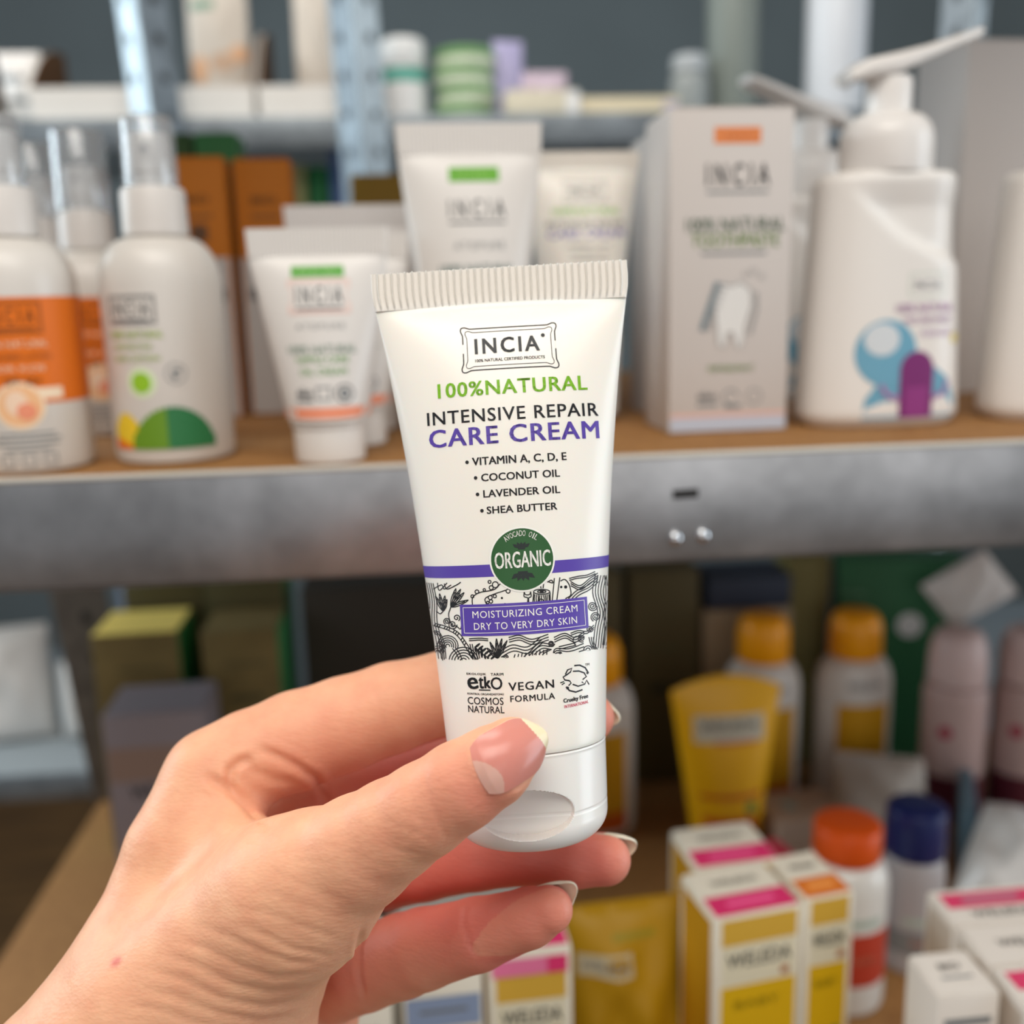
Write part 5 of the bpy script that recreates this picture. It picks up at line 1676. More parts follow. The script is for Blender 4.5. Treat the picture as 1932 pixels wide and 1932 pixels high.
def foam_art(P):
    """plain rounded colour shapes stand where the label has its cartoon"""
    P.frame(11.5, 58, 16, 9, 0.5, mat('mint_line', (200, 214, 200), 0.5))
    P.text('INCIA', 11.5, 58, 12, 3.6, mat('soft_slate', (150, 158, 164), 0.5), 0, 0.01, 1.2)
    v = mat('soft_violet', (176, 120, 176), 0.5)
    P.text('100% NATURAL', 11.5, 48.8, 27, 3.4, v, 0, 0.012)
    P.text('FACE AND HANDS', 12.5, 44, 22, 2.6, v, 0, 0.01)
    P.text('FOAM SOAP', 16.5, 38.6, 15, 2.8, mat('pale_violet', (206, 176, 210), 0.5), 0, 0.01)
    P.ellipse(26.5, 36.2, 2.2, 2.2, mat('soft_yellow', (226, 206, 110), 0.5))
    B = mat('cartoon_blue', (110, 168, 194), 0.5)
    P.ellipse(-5.5, 31, 13.0, 13.5, B, 1)
    P.poly([(-15, 4.0), (-14, 12), (-8, 20), (4, 24), (16, 25), (23, 20), (27, 11), (27.5, 4.0)], B, 1)
    P.ellipse(-7.5, 36.5, 7.4, 6.6, mat('cartoon_pale', (214, 220, 224), 0.5), 2)
    V = mat('cartoon_purple', (124, 42, 112), 0.5)
    P.poly([(0.5, 4.2), (0.5, 24)] + [(8 - 7.5 * cos(pi * k / 10), 24 + 7.5 * sin(pi * k / 10)) for k in range(1, 10)] + [(15.5, 24), (15.5, 4.2)], V, 3)
    P.poly([(3, 4.3), (3, 17), (13, 17), (13, 4.3)], mat('cartoon_plum', (146, 56, 130), 0.5), 4)
    P.stroke([(0.6, 12), (-5, 14), (-7.5, 18)], 1.6, mat('soft_violet', (176, 120, 176), 0.5), 4)
    P.stroke([(15.4, 12), (21, 14), (23, 19)], 1.6, mat('soft_violet', (176, 120, 176), 0.5), 4)


def capped_bottle(name, loc, rotz, label, group, R, zs, cap_r, cap_h, body_m, cap_m, art=None, sy=1.0, dome=0.35, shoulder=0.014):
    root = empty(name, loc, rotz, label, 'bottle', group)
    mb = MB()
    prof = [(R * 0.88, UP), (R * 0.97, 0.0012), (R, 0.004), (R, zs - shoulder)]
    for k in range(1, 8):
        a = k / 7 * pi / 2
        prof.append((cap_r * 0.86 + (R - cap_r * 0.86) * cos(a), zs - shoulder + shoulder * sin(a)))
    prof.append((cap_r * 0.8, zs + 0.0015))
    mb.lathe(prof, body_m, 64, sy=sy)
    if art:
        f = on_cyl(R)
        art(Print(mb, lambda x, z, l: tuple(c * (sy if i == 1 else 1) for i, c in enumerate(f(x * 1e-3, z * 1e-3, l))), 1.6, 1.4e-4))
    mb.build('bottle_body', root)
    c = MB()
    n = 96
    rings = []
    H = cap_h
    pr = [(cap_r * 0.97, zs + 0.001), (cap_r, zs + 0.002), (cap_r * 0.98, zs + H * (1 - dome))]
    for k in range(1, 7):
        a = k / 6 * pi / 2
        pr.append((cap_r * (0.98 - 0.42 * (1 - cos(a))), zs + H * (1 - dome) + H * dome * sin(a)))
    pr.append((cap_r * 0.2, zs + H * 1.005))
    for r, z in pr:
        rings.append([((r + (0.00022 if i % 2 and z < zs + H * (1 - dome) + 1e-5 else 0)) * cos(2 * pi * i / n), (r + (0.00022 if i % 2 and z < zs + H * (1 - dome) + 1e-5 else 0)) * sin(2 * pi * i / n), z) for i in range(n)])
    c.loft(rings, cap_m)
    c.build('cap', root)
    return root


def pouch(name, loc, rot, w, h, t, label, group, m, cat='bag', seal=True, seed=1, art=None):
    """soft pillow pack lying or standing; base centre at loc, broad side towards -Y"""
    root = empty(name, loc, 0, label, cat, group)
    root.rotation_euler = rot
    rnd = random.Random(seed)
    wob = [(rnd.uniform(1, 4), rnd.uniform(1, 4), rnd.uniform(0, 6), rnd.uniform(0.3, 1)) for _ in range(5)]

    def th(u, v):
        e = max(0, (1 - abs(u) ** 2.4)) ** 0.6 * max(0, (1 - abs(v) ** 2.4)) ** 0.6
        q = sum(a * sin(p * 2 * u + s) * cos(r * 2 * v - s) for p, r, s, a in wob) * 0.10
        return max(0.0004, t / 2 * e * (1 + q))
    mb = MB()
    n = 26
    V, F = [], []
    for s in (-1, 1):
        for i in range(n + 1):
            for j in range(n + 1):
                u, v = 2 * i / n - 1, 2 * j / n - 1
                V.append((u * w / 2 * (1 - 0.03 * abs(v)), s * th(u, v), h / 2 + v * h / 2))
    k = (n + 1) ** 2
    for s in (0, 1):
        for i in range(n):
            for j in range(n):
                a = s * k + i * (n + 1) + j
                q = (a, a + n + 1, a + n + 2, a + 1)
                F.append(q if s == 0 else q[::-1])
    rg = [i * (n + 1) for i in range(n)] + [n * (n + 1) + j for j in range(n)] + [(n - i) * (n + 1) + n for i in range(n)] + [n - j for j in range(n)]
    for a, b in zip(rg, rg[1:] + rg[:1]):
        F.append((b, a, k + a, k + b))
    mb.add(V, F, m)
    if art:
        art(Print(mb, lambda x, z, l: (x * 1e-3, -th(2 * x * 1e-3 / w, (z * 1e-3 - h / 2) * 2 / h) - l, z * 1e-3), 2.0, 2.5e-4))
    mb.build('pouch_body', root)
    if seal:
        sb = MB()
        for i in range(14):
            x0 = -w / 2 * 0.97 + w * 0.97 * i / 14
            sb.box(x0, x0 + w * 0.97 / 14 * 0.8, -0.0011, 0.0011, h - 0.008, h + 0.001, m, 0.0003, 1)
        sb.box(-w / 2 * 0.97, w / 2 * 0.97, -0.0007, 0.0007, h - 0.009, h + 0.0012, m)
        sb.build('top_seal', root)
    return root


def display_tray(loc, w, d, hf, hb, label, inner_brown=True):
    root = empty('display_tray', loc, 0, label, 'tray', 'white display trays on the rear shelf')
    W = mat('tray_white', (230, 226, 220), 0.6, 0.3)
    K = mat('tray_brown', (108, 80, 56), 0.75, 0.2)
    b = MB()
    t = 0.0015
    b.box(-w / 2, w / 2, -d / 2, d / 2, UP, t, K)
    b.box(-w / 2, w / 2, d / 2 - t, d / 2, t, 0.035, K)
    b.build('tray_base', root)
    f = MB()
    f.box(-w / 2, w / 2, -d / 2, -d / 2 + t, UP, hf, W, 0.0004, 1)
    f.build('front_panel', root)
    for s in (-1, 1):
        m = MB()
        prof = [(-d / 2 + t, UP), (d / 2 - t, UP), (d / 2 - t, hb)]
        for k in range(11):
            u = k / 10
            yy = d / 2 - t - (d - 2 * t) * u
            prof.append((yy, hf + (hb - hf) * (1 - u ** 2.4)))
        x0, x1 = (s * w / 2, s * (w / 2 - t))
        m.loft([[(x0, y, z) for y, z in prof], [(x1, y, z) for y, z in prof]], K if inner_brown else W, smooth=False)
        # white outer ply
        x0, x1 = (s * (w / 2 + 0.0006), s * (w / 2 + 0.0001))
        m.loft([[(x0, y, z) for y, z in prof], [(x1, y, z) for y, z in prof]], W, smooth=False)
        m.build('side_panel', root)
    return root


# ------------------------------------------------------------------ goods: the main shelf
S = 1.2515
L = 0.94
spray_bottle('spray_bottle', (-0.1490, 0.3945, S), 0.0, 'orange-banded white spray bottle at the front left end of the shelf', 'orange-banded spray bottles', orange_art(7.0))
spray_bottle('spray_bottle', (-0.1515, 0.4960, S), 0.0, 'orange-banded spray bottle half hidden behind, between the front orange one and the green-printed one', 'orange-banded spray bottles', orange_art(7.0), H=0.1335, wide_cap=True)
spray_bottle('spray_bottle', (-0.1850, 0.5350, S), 0.0, 'orange-banded spray bottle at the very back, behind the front orange one, mostly out of sight', 'orange-banded spray bottles', orange_art(7.0), H=0.1335, wide_cap=True)
spray_bottle('spray_bottle', (-0.0985, 0.4050, S), 0.0, 'white spray bottle with a printed green hedge and clear cap', None, green_art)

squeeze_tube('squeeze_tube', (-0.0370, 0.3820, S), 0.03, 0.0835, 0.0495, 0.0130, 0.0150, 'small white tube with pink-framed logo and green tag, frontmost of its row', 'small tubes with salmon bands', small_tube_art, lean=0.0)
squeeze_tube('squeeze_tube', (-0.0305, 0.4240, S), 0.03, 0.0835, 0.0495, 0.0130, 0.0150, 'small white tube with salmon band, second in the row behind the frontmost small tube', 'small tubes with salmon bands', small_tube_art)
squeeze_tube('squeeze_tube', (-0.0290, 0.4700, S), 0.03, 0.0985, 0.0600, 0.0150, 0.0170, 'greyish wider tube at the back of the small tube row', None, lambda P: P.text('INCIA', 0, 60, 20, 6, GREYINK(), 0, 0.01), mat('back_tube_grey', (206, 200, 196), 0.4))  # grey-lilac is this wider tube's own colour
squeeze_tube('squeeze_tube', (0.0205, 0.4300, S), 0.02, 0.1255, 0.0575, 0.0165, 0.0200, 'tall white tube with bright green tag standing behind the held tube', None, tall_tube_art, crimp_h=0.0115)
carton('carton', (0.1232, 0.4360, S), 0.03, 0.0505, 0.0400, 0.1275, 'tall white toothpaste carton with orange tag and tooth drawing on its front', None, mat('carton_white', (208, 200, 194), 0.55, 0.3), toothpaste_art)
carton('carton', (0.1290, 0.4960, S), 0.05, 0.0505, 0.0400, 0.1275, 'tall white carton directly behind the toothpaste carton with the tooth drawing', None, mat('carton_white', (208, 200, 194), 0.55, 0.3), toothpaste_art)
foam_bottle('pump_bottle', (0.1925, 0.4300, S), 0.03, 'white foam pump bottle with blue and purple picture on its label', 'white foam pump bottles', foam_art, 0.12)
foam_bottle('pump_bottle', (0.1990, 0.5350, S + 0.0), 0.03, 'white foam pump bottle in shade directly behind the blue-pictured one', 'white foam pump bottles', foam_art, pi + 0.25)
foam_bottle('pump_bottle', (0.2760, 0.4300, S), 0.03, 'white foam pump bottle cut by the right edge, beside the blue-pictured one', 'white foam pump bottles', foam_art, 0.3)
carton('carton', (0.3160, 0.5600, S), 0.06, 0.0760, 0.0500, 0.1780, 'large plain white carton behind the pump bottles at the right end', None, mat('carton_white', (208, 200, 194), 0.55, 0.3))


def amber_art(fr, tp, lf, rt):
    br = mat('amber_dark', (84, 50, 14), 0.5)
    fr.rect(0, 40.5, 27.0, 79, mat('carton_grey_foot', (176, 170, 166), 0.55), 0, 0)
    fr.rect(0, 62, 22, 6, mat('foot_band', (96, 92, 90), 0.5), 0, 1)
    for q in (lf, rt):
        q.rect(0, 40.5, 27, 79, mat('carton_grey_foot', (176, 170, 166), 0.55))
    fr.rect(0.5, 92, 8, 8, br, 0, 1)
    fr.text('BIO', 0, 108, 12, 4, br, 0, 0.01)
    fr.rect(0, 100, 14, 1.2, br, 0, 1)


def amber_art2(fr, tp, lf, rt):
    br = mat('amber_dark', (84, 50, 14), 0.5)
    fr.text('BIO', 0, 108, 12, 4, br, 0, 0.01)
    fr.rect(0, 100, 14, 1.2, br, 0, 1)
    for q in (lf, rt):
        q.rect(0, 40.5, 27, 79, mat('carton_grey_foot', (176, 170, 166), 0.55))
    fr.rect(0, 40.5, 25.5, 79, mat('carton_grey_foot', (176, 170, 166), 0.55))
    fr.rect(0, 62, 20, 6, mat('foot_band', (96, 92, 90), 0.5), 0, 1)


AMB = mat('amber_card', (176, 100, 12), 0.6, 0.3)
carton('carton', (-0.1105, 0.5500, S), 0.05, 0.0300, 0.0300, 0.1275, 'brown-orange carton with grey foot, left of the two behind the small tubes', 'brown-orange cartons', AMB, amber_art)
carton('carton', (-0.0790, 0.5600, S), 0.05, 0.0285, 0.0300, 0.1275, 'brown-orange carton right of its twin, behind the small tubes', 'brown-orange cartons', AMB, amber_art2)
for x, lab, c in ((-0.1340, 'dark green carton peeping over the left brown-orange carton', (50, 78, 40)), (-0.1100, 'mid green carton peeping over the brown-orange cartons, right of the dark green one', (56, 112, 64))):
    carton('carton', (x, 0.6150, S), 0.0, 0.0225, 0.0300, 0.1480, lab, 'green cartons behind the brown-orange ones', mat('green_card_%d' % c[0], c, 0.6, 0.3))
carton('carton', (-0.0120, 0.6000, S), 0.0, 0.0300, 0.0300, 0.1050, 'dark olive carton in the shade behind the tall tube', None, mat('dark_olive_card', (64, 60, 40), 0.6, 0.3))
carton('carton', (-0.0240, 0.6600, S), 0.0, 0.0340, 0.0300, 0.1300, 'ochre carton at the foot of the rear post', None, mat('ochre_card', (150, 116, 40), 0.6, 0.3))

# ------------------------------------------------------------------ goods: the rear shelf, high up
RZ = 1.474


def sprig(P):
    P.rect(-12, 104, 22, 9, mat('print_green', (120, 150, 130), 0.6))
    P.ellipse(-17, 46, 7, 13, mat('print_peach', (224, 178, 140), 0.6))
    P.ellipse(5, 52, 12, 9, mat('print_tan', (196, 164, 138), 0.6))
    P.ellipse(20, 60, 8, 8, mat('print_peach', (224, 178, 140), 0.6), 1)


BAGM = mat('beige_paper', (206, 196, 184), 0.7, 0.3)
for i, (x, w, hb, lab, plab) in enumerate(((-0.302, 0.0930, 0.0800, 'white display tray with brown inside, empty at its left, leftmost on the rear shelf', None),
                                       (-0.197, 0.0950, 0.0960, 'white display tray holding the peach-printed packs, second on the rear shelf', 'beige paper pack with peach print in the second display tray'),
                                       (-0.099, 0.0900, 0.0960, 'white display tray nearest the rear post, holding plain beige packs', 'plain beige paper pack in the display tray next to the post'))):
    display_tray((x, 1.075, RZ), w, 0.11, 0.030, hb, lab)
    if plab:
        pouch('paper_pack', (x + 0.013, 1.058, RZ + 0.0045), (-0.08, 0, 0), w * 0.60, 0.125, 0.022, plab, 'beige paper packs', BAGM, 'pack', True, 3 + i, sprig if i == 1 else None)
        pouch('paper_pack', (x + 0.010, 1.086, RZ + 0.0045), (-0.05, 0, 0), w * 0.60, 0.124, 0.018, plab.replace('paper pack', 'paper pack behind another', 1), 'beige paper packs', BAGM, 'pack', True, 13 + i)
pouch('paper_pack', (-0.372, 1.065, RZ + 0.0045), (0, 0, 0), 0.044, 0.064, 0.03, 'white grey-printed pack at the far left of the rear shelf', None, mat('white_paper', (226, 222, 218), 0.6), 'pack', True, 9, lambda P: (P.rect(0, 40, 20, 6, TEXTGREY()), P.rect(0, 20, 24, 5, TEXTGREY())))
capped_bottle('capped_tub', (-0.0105, 1.0600, RZ), 0, 'white tub with a teal band right of the rear post', None, 0.0205, 0.052, 0.0212, 0.026, mat('tub_white', (238, 236, 234), 0.35), mat('tub_lid', (240, 240, 238), 0.3), lambda P: [P.rect(radians(-180 + 15 * k + 7.5) * 20.5, 43, radians(15) * 20.7, 12, mat('teal_band', (70, 170, 150), 0.5)) for k in range(24)], dome=0.2, shoulder=0.004)
for i in range(4):
    hgt = 0.0165
    t = empty('round_tin', (0.048 + (0.0015 if i % 2 else -0.001), 1.07, RZ + UP + i * (hgt + 0.0006) + (0.0 if i < 3 else 0.0)), 0.3 * i, ('pale green round tin, %s in the stack on the rear shelf' % ('lowest', 'second from bottom', 'third from bottom', 'topmost')[i]), 'tin', 'stacked green tins')
    MB().lathe([(0.028, 0), (0.029, 0.0008), (0.029, 0.0095), (0.0285, 0.0098)], mat('tin_cream', (214, 222, 200), 0.4, 0.5), 56).build('tin_base', t)
    MB().lathe([(0.0292, 0.0085), (0.0294, 0.009), (0.0294, hgt - 0.0012), (0.0282, hgt), (0.001, hgt + 0.0001)], mat('tin_green', (120, 166, 104), 0.4, 0.5), 56).build('lid', t)
pouch('paper_pack', (0.092, 1.075, RZ + 0.004), (0, 0, 0.25), 0.032, 0.074, 0.02, 'lilac printed sachet leaning beside the stack of green tins', None, mat('lilac_print', (176, 170, 206), 0.6), 'pack', True, 21)
pouch('paper_pack', (0.122, 1.080, RZ + 0.004), (0, 0, 0.05), 0.060, 0.046, 0.026, 'pink and lilac soft pack behind the cream box on the rear shelf', None, mat('pink_lilac', (204, 186, 200), 0.6), 'pack', True, 22)
carton('carton', (0.120, 1.040, RZ), 0.03, 0.070, 0.030, 0.024, 'low cream carton with white end lying right of the green tins', None, mat('cream_low', (220, 212, 190), 0.6), lambda fr, tp, lf, rt: fr.rect(29, 12, 12, 23, mat('white_end', (240, 240, 240), 0.5)))
carton('carton', (0.206, 1.060, RZ), 0.0, 0.096, 0.045, 0.019, 'long flat beige carton on the rear shelf left of the grey jar', None, mat('beige_long', (222, 210, 180), 0.6), lambda fr, tp, lf, rt: fr.rect(40, 12, 14, 5, mat('lilac_print', (176, 170, 206), 0.6)))
capped_bottle('capped_jar', (0.278, 1.090, RZ), 0, 'small grey jar on the rear shelf left of the tall grey canister', None, 0.0200, 0.050, 0.0180, 0.018, mat('jar_grey', (150, 156, 156), 0.35), mat('jar_lid', (178, 184, 188), 0.35), dome=0.2)
capped_bottle('canister', (0.328, 1.110, RZ), 0, 'tall grey-green canister on the rear shelf right of the grey jar', None, 0.0265, 0.150, 0.0262, 0.030, mat('canister_grey', (128, 136, 130), 0.4), mat('canister_lid', (140, 146, 142), 0.4), dome=0.2, shoulder=0.004)
capped_bottle('capped_bottle', (0.430, 1.090, RZ), 0, 'large white bottle at the upper right, on the rear shelf left of the bright post', None, 0.0300, 0.150, 0.0200, 0.040, mat('bottle_cool_white', (226, 230, 236), 0.3), mat('bottle_cool_cap', (230, 234, 238), 0.3), dome=0.3)
# lower rear shelves
for x, w, h, c, lab in ((-0.117, 0.0160, 0.236, (150, 150, 100), 'narrow olive carton on the middle rear shelf left of the green one'), (-0.0965, 0.0190, 0.234, (36, 104, 58), 'narrow deep green carton on the middle rear shelf'), (-0.0750, 0.0200, 0.250, (84, 106, 150), 'narrow blue carton on the middle rear shelf right of the green one')):
    carton('carton', (x, 1.060, 1.20), 0.0, w, 0.04, h, lab, 'narrow cartons on the middle rear shelf', mat('rear_card_%d' % c[0], c, 0.6, 0.3))
for x, w, h, lab, sd in ((-0.470, 0.095, 0.125, 'shiny white bag on the low rear shelf at the left edge', 31), (-0.388, 0.05, 0.085, 'cream bag on the low rear shelf beside the metal post', 32)):
    pouch('foil_bag', (x, 1.09, 0.8455), (-0.12, 0, 0.2), w, h, 0.05, lab, 'bags on the low rear shelf', mat('white_foil', (226, 224, 220), 0.3, 0.6), 'bag', True, sd)
carton('carton', (-0.285, 1.06, 0.8455), 0.0, 0.075, 0.06, 0.19, 'blue-grey carton on the low rear shelf seen behind the kraft cartons', None, mat('blue_grey_card', (110, 124, 146), 0.6))

# ------------------------------------------------------------------ goods: the lower shelf
KR = mat('kraft_card', (122, 104, 62), 0.7, 0.3, noise=(40, 0.12))
GR = mat('kraft_green_side', (70, 150, 88), 0.6, 0.3)
KT = mat('kraft_lit_top', (255, 226, 120), 0.6, 0.3)  # strong light falling on the carton top, put into its colour


def kraft_art(fr, tp, lf, rt):
    fr.rect(2, 108, 22, 4, mat('kraft_print', (78, 74, 40), 0.6))
    fr.rect(3, 76, 26, 8, mat('kraft_dark_print', (48, 44, 22), 0.6))
    fr.rect(2, 132, 30, 1.5, mat('kraft_print', (78, 74, 40), 0.6))


carton('carton', (-0.2010, 0.6900, L), 0.02, 0.0560, 0.0520, 0.1570, 'kraft carton with green side and lit-coloured top, left of the pair by the post', 'kraft cartons with green sides', KR, kraft_art, side=GR, top=KT)
carton('carton', (-0.1330, 0.6900, L), 0.02, 0.0500, 0.0520, 0.1550, 'kraft carton with green side, right of the pair behind the forefinger', 'kraft cartons with green sides', KR, kraft_art, side=GR)
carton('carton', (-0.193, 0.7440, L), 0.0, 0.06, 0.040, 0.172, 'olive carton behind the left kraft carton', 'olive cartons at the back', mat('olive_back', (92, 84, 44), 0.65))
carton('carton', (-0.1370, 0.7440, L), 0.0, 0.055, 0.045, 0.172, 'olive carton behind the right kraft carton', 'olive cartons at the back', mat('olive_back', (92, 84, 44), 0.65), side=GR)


def lav_art(fr, tp, lf, rt):
    fr.rect(0, 98, 58, 22, mat('lav_brown', (150, 124, 110), 0.6))
    fr.text('WELEDA', 2, 80, 40, 9, GREYINK(), 0, 0.01)
    tp.rect(0, -4, 40, 1.5, TEXTGREY())


carton('carton', (-0.1730, 0.6150, L), 0.03, 0.0600, 0.0480, 0.1300, 'grey lavender carton with a brown band in front of the kraft cartons', None, mat('lavender_grey', (148, 136, 138), 0.6, 0.3), lav_art, top=mat('lavender_top', (126, 116, 120), 0.6))
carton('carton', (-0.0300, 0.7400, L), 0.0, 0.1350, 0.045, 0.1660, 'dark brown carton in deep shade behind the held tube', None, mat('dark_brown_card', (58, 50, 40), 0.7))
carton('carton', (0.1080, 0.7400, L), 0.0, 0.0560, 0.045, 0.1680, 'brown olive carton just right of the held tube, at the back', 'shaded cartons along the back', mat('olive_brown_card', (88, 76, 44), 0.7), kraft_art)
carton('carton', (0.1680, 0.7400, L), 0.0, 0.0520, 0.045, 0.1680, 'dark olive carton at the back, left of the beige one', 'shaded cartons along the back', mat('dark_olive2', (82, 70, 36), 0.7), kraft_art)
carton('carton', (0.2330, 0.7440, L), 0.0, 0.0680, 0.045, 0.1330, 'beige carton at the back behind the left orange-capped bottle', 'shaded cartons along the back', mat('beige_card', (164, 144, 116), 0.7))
carton('carton', (0.2340, 0.7440, L + 0.1343), 0.0, 0.0640, 0.045, 0.0240, 'flat dark navy carton lying on the beige carton', None, mat('navy_card', (40, 48, 66), 0.6))
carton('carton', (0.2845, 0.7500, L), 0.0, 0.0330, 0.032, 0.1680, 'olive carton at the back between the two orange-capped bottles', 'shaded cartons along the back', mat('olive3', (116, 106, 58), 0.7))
carton('carton', (0.3530, 0.7330, L), -0.22, 0.0930, 0.0300, 0.1680, 'large green carton with a round white sticker behind the right orange-capped bottle', None, mat('deep_green_card', (40, 98, 60), 0.55, 0.4), lambda fr, tp, lf, rt: (fr.ellipse(8, 116, 9.5, 9.5, mat('sticker_white', (216, 218, 216), 0.5)), lf.rect(0, 80, 26, 156, mat('deep_green_dark', (30, 66, 42), 0.6)), fr.text('NATURAL', -34, 140, 18, 4, mat('deep_green_print', (120, 160, 130), 0.5))))
pouch('paper_pack', (0.3640, 0.6900, L + 0.1385), (0.2, 0.90, -0.3), 0.040, 0.050, 0.016, 'crumpled white sachet leaning over the top corner of the large green carton', None, mat('white_paper', (226, 222, 218), 0.6), 'pack', True, 41)


def yellow_bottle_art(P):
    P.rect(0, 41, 40, 72, mat('weld_yellow', (216, 158, 14), 0.5))
    P.rect(0, 12, 40, 14, mat('weld_orange', (206, 92, 14), 0.5), 0, 1)
    P.text('WELEDA', 0, 92, 26, 5, TEXTGREY(), 0, 0.01)
    P.ellipse(12, 30, 3.5, 4, mat('sage_dot', (110, 140, 60), 0.5), 0, 2)


YC = mat('cap_amber', (255, 168, 8), 0.35, 0.5)
BW = mat('bottle_offwhite', (228, 222, 214), 0.35, 0.5)
for x, y, lab in ((0.2330, 0.6850, 'white bottle with orange-yellow cap standing behind the big yellow tube'), (0.3005, 0.6830, 'white bottle with orange-yellow cap right of its twin, in front of the green carton'), (0.1060, 0.6600, 'white bottle mostly hidden behind the held tube, its round shoulder showing')):
    capped_bottle('capped_bottle', (x, y, L), 0, lab, 'white bottles with orange-yellow caps', 0.0275, 0.1080, 0.0186, 0.0330, BW, YC, yellow_bottle_art, 0.8, 0.4, 0.022)


def yellow_tube_art(P):
    P.rect(0, 93, 46, 17, mat('logo_cream', (206, 196, 172), 0.5))
    P.text('WELEDA', 0, 95, 38, 6, GREYINK(), 0, 0.01)
    P.rect(4, 84, 28, 2, mat('weld_orange', (206, 92, 14), 0.5), 0, 1)
    P.rect(0, 50, 40, 3, mat('weld_orange', (206, 92, 14), 0.5))
    P.ellipse(12, 42, 3.8, 4.5, mat('sage_dot', (110, 140, 60), 0.5))
    P.rect(-2, 30, 34, 14, mat('weld_orange', (206, 92, 14), 0.5))


def big_yellow_tube(loc):
    root = empty('squeeze_tube', loc, 0.0, 'big yellow tube with a curved top edge and pale logo plate', 'tube')
    root.rotation_euler.x = -0.04
    Y = mat('tube_yellow', (244, 180, 8), 0.35, 0.5)
    H, aT, r0, z0 = 0.126, 0.0365, 0.0225, 0.018

    def arch(u):
        return 1 - 0.085 * u * u

    def ab(t):
        return r0 + (aT - r0) * t, r0 * (1 - t) ** 0.75 + 0.0007
    mb = MB()
    N = 80
    rings = []
    for i in range(31):
        t = i / 30
        a, b = ab(t)
        rings.append([(a * cos(2 * pi * k / N), b * sin(2 * pi * k / N), z0 + (H - z0) * t * (1 - (1 - arch(cos(2 * pi * k / N))) * t)) for k in range(N)])
    mb.loft(rings, Y)

    def f(x, z, l):
        x, z = x * 1e-3, z * 1e-3
        t = min(1, (z - z0) / (H - z0))
        for _ in range(4):
            a, b = ab(t)
            u = max(-0.99, min(0.99, x / a))
            t = min(1, (z - z0) / ((H - z0) * (1 - (1 - arch(u)) * t)))
        return (x, -b * sqrt(1 - u * u) - l, z)
    yellow_tube_art(Print(mb, f, 2.0, 1.5e-4))
    mb.build('body', root)
    k = MB()
    k.lathe([(0.019, UP), (0.0205, 0.001), (0.0212, z0 - 0.002), (0.0205, z0)], mat('cap_offwhite', (226, 218, 204), 0.35), 48)
    k.build('cap', root)


big_yellow_tube((0.1835, 0.6050, L + 0.0010))


def weleda_art(band, foot=None, wd=34, hh=118):
    def art(fr, tp, lf, rt):
        Y = mat('weleda_yellow', (220, 176, 6), 0.5)
        lgt = mat('weleda_cream', (226, 218, 190), 0.5)
        w = wd - 5
        fr.rect(0.5, hh - 6, w, 12, mat('weleda_gold', (212, 168, 60), 0.5))
        fr.rect(0.5, hh - 21, w, 18, lgt, 0, 0)
        fr.text('WELEDA', 0.5, hh - 19, w * 0.86, 6.5, GREYINK(), 0, 0.012)
        fr.ellipse(w * 0.36, hh - 27, 2.0, 2.0, mat('dot_tan', (176, 110, 60), 0.5), 2)
        fr.rect(0.5, (hh - 31) / 2 + 0.6, w, hh - 32, Y)
        fr.text('BABY', 0, hh - 40, w * 0.6, 3.6, mat('weleda_olive', (150, 130, 10), 0.5), 0, 0.005)
        fr.ellipse(w * 0.28, hh - 66, 3.6, 3.6, mat('sage_dot', (110, 140, 60), 0.5), 2)
        fr.rect(-w * 0.1, hh - 80, w * 0.5, 3, mat('weld_orange', (206, 92, 14), 0.5), 0, 2)
        d = 36 if wd > 30 else 32
        lf.rect(0, hh / 2, 28, hh - 3, mat('weleda_side', (196, 140, 10), 0.5))
        if band:
            tp.rect(0, -9.5, wd - 2, 13.5, mat('band_' + band[0], band[1], 0.5))
            tp.rect(0, -9.5, wd * 0.55, 3.4, mat('band_l_' + band[0], tuple(min(255, c + 50) for c in band[1]), 0.5), 0, 2)
            tp.text('WELEDA', 0, 6, wd * 0.55, 3.8, TEXTGREY(), 0, 0.01)
    return art


PINKB = ('pink', (222, 52, 110))
CC = mat('weleda_card', (230, 222, 204), 0.55, 0.3)
G4 = 'yellow-fronted cartons with white tops'
carton('carton', (0.1230, 0.3830, L), 0.17, 0.0395, 0.0340, 0.1200, 'yellow-fronted carton with pink-banded top, front one of the pair', G4, CC, weleda_art(PINKB, wd=39, hh=119))
carton('carton', (0.1265, 0.4190, L), 0.10, 0.0395, 0.0340, 0.1200, 'yellow-sided carton with pink-banded top, directly behind the front one of the pair', G4, CC, weleda_art(PINKB, wd=39, hh=119))
carton('carton', (0.1565, 0.3920, L), 0.17, 0.0235, 0.0330, 0.1190, 'narrow yellow carton with orange-banded top beside the pink-banded pair', G4, CC, weleda_art(('orange', (224, 120, 40)), wd=23, hh=118))
carton('carton', (0.0290, 0.3700, L), 0.06, 0.0335, 0.0340, 0.1200, 'yellow-fronted carton with pink band under the little finger tip', G4, CC, lambda fr, tp, lf, rt: (weleda_art(PINKB, wd=33, hh=110)(fr, tp, lf, rt), fr.rect(0, 113.5, 30, 7.5, mat('band_soft', (232, 120, 160), 0.5), 0, 3), fr.rect(11, 113.5, 8, 7.5, mat('band_pink', (222, 52, 110), 0.5), 0, 4)))
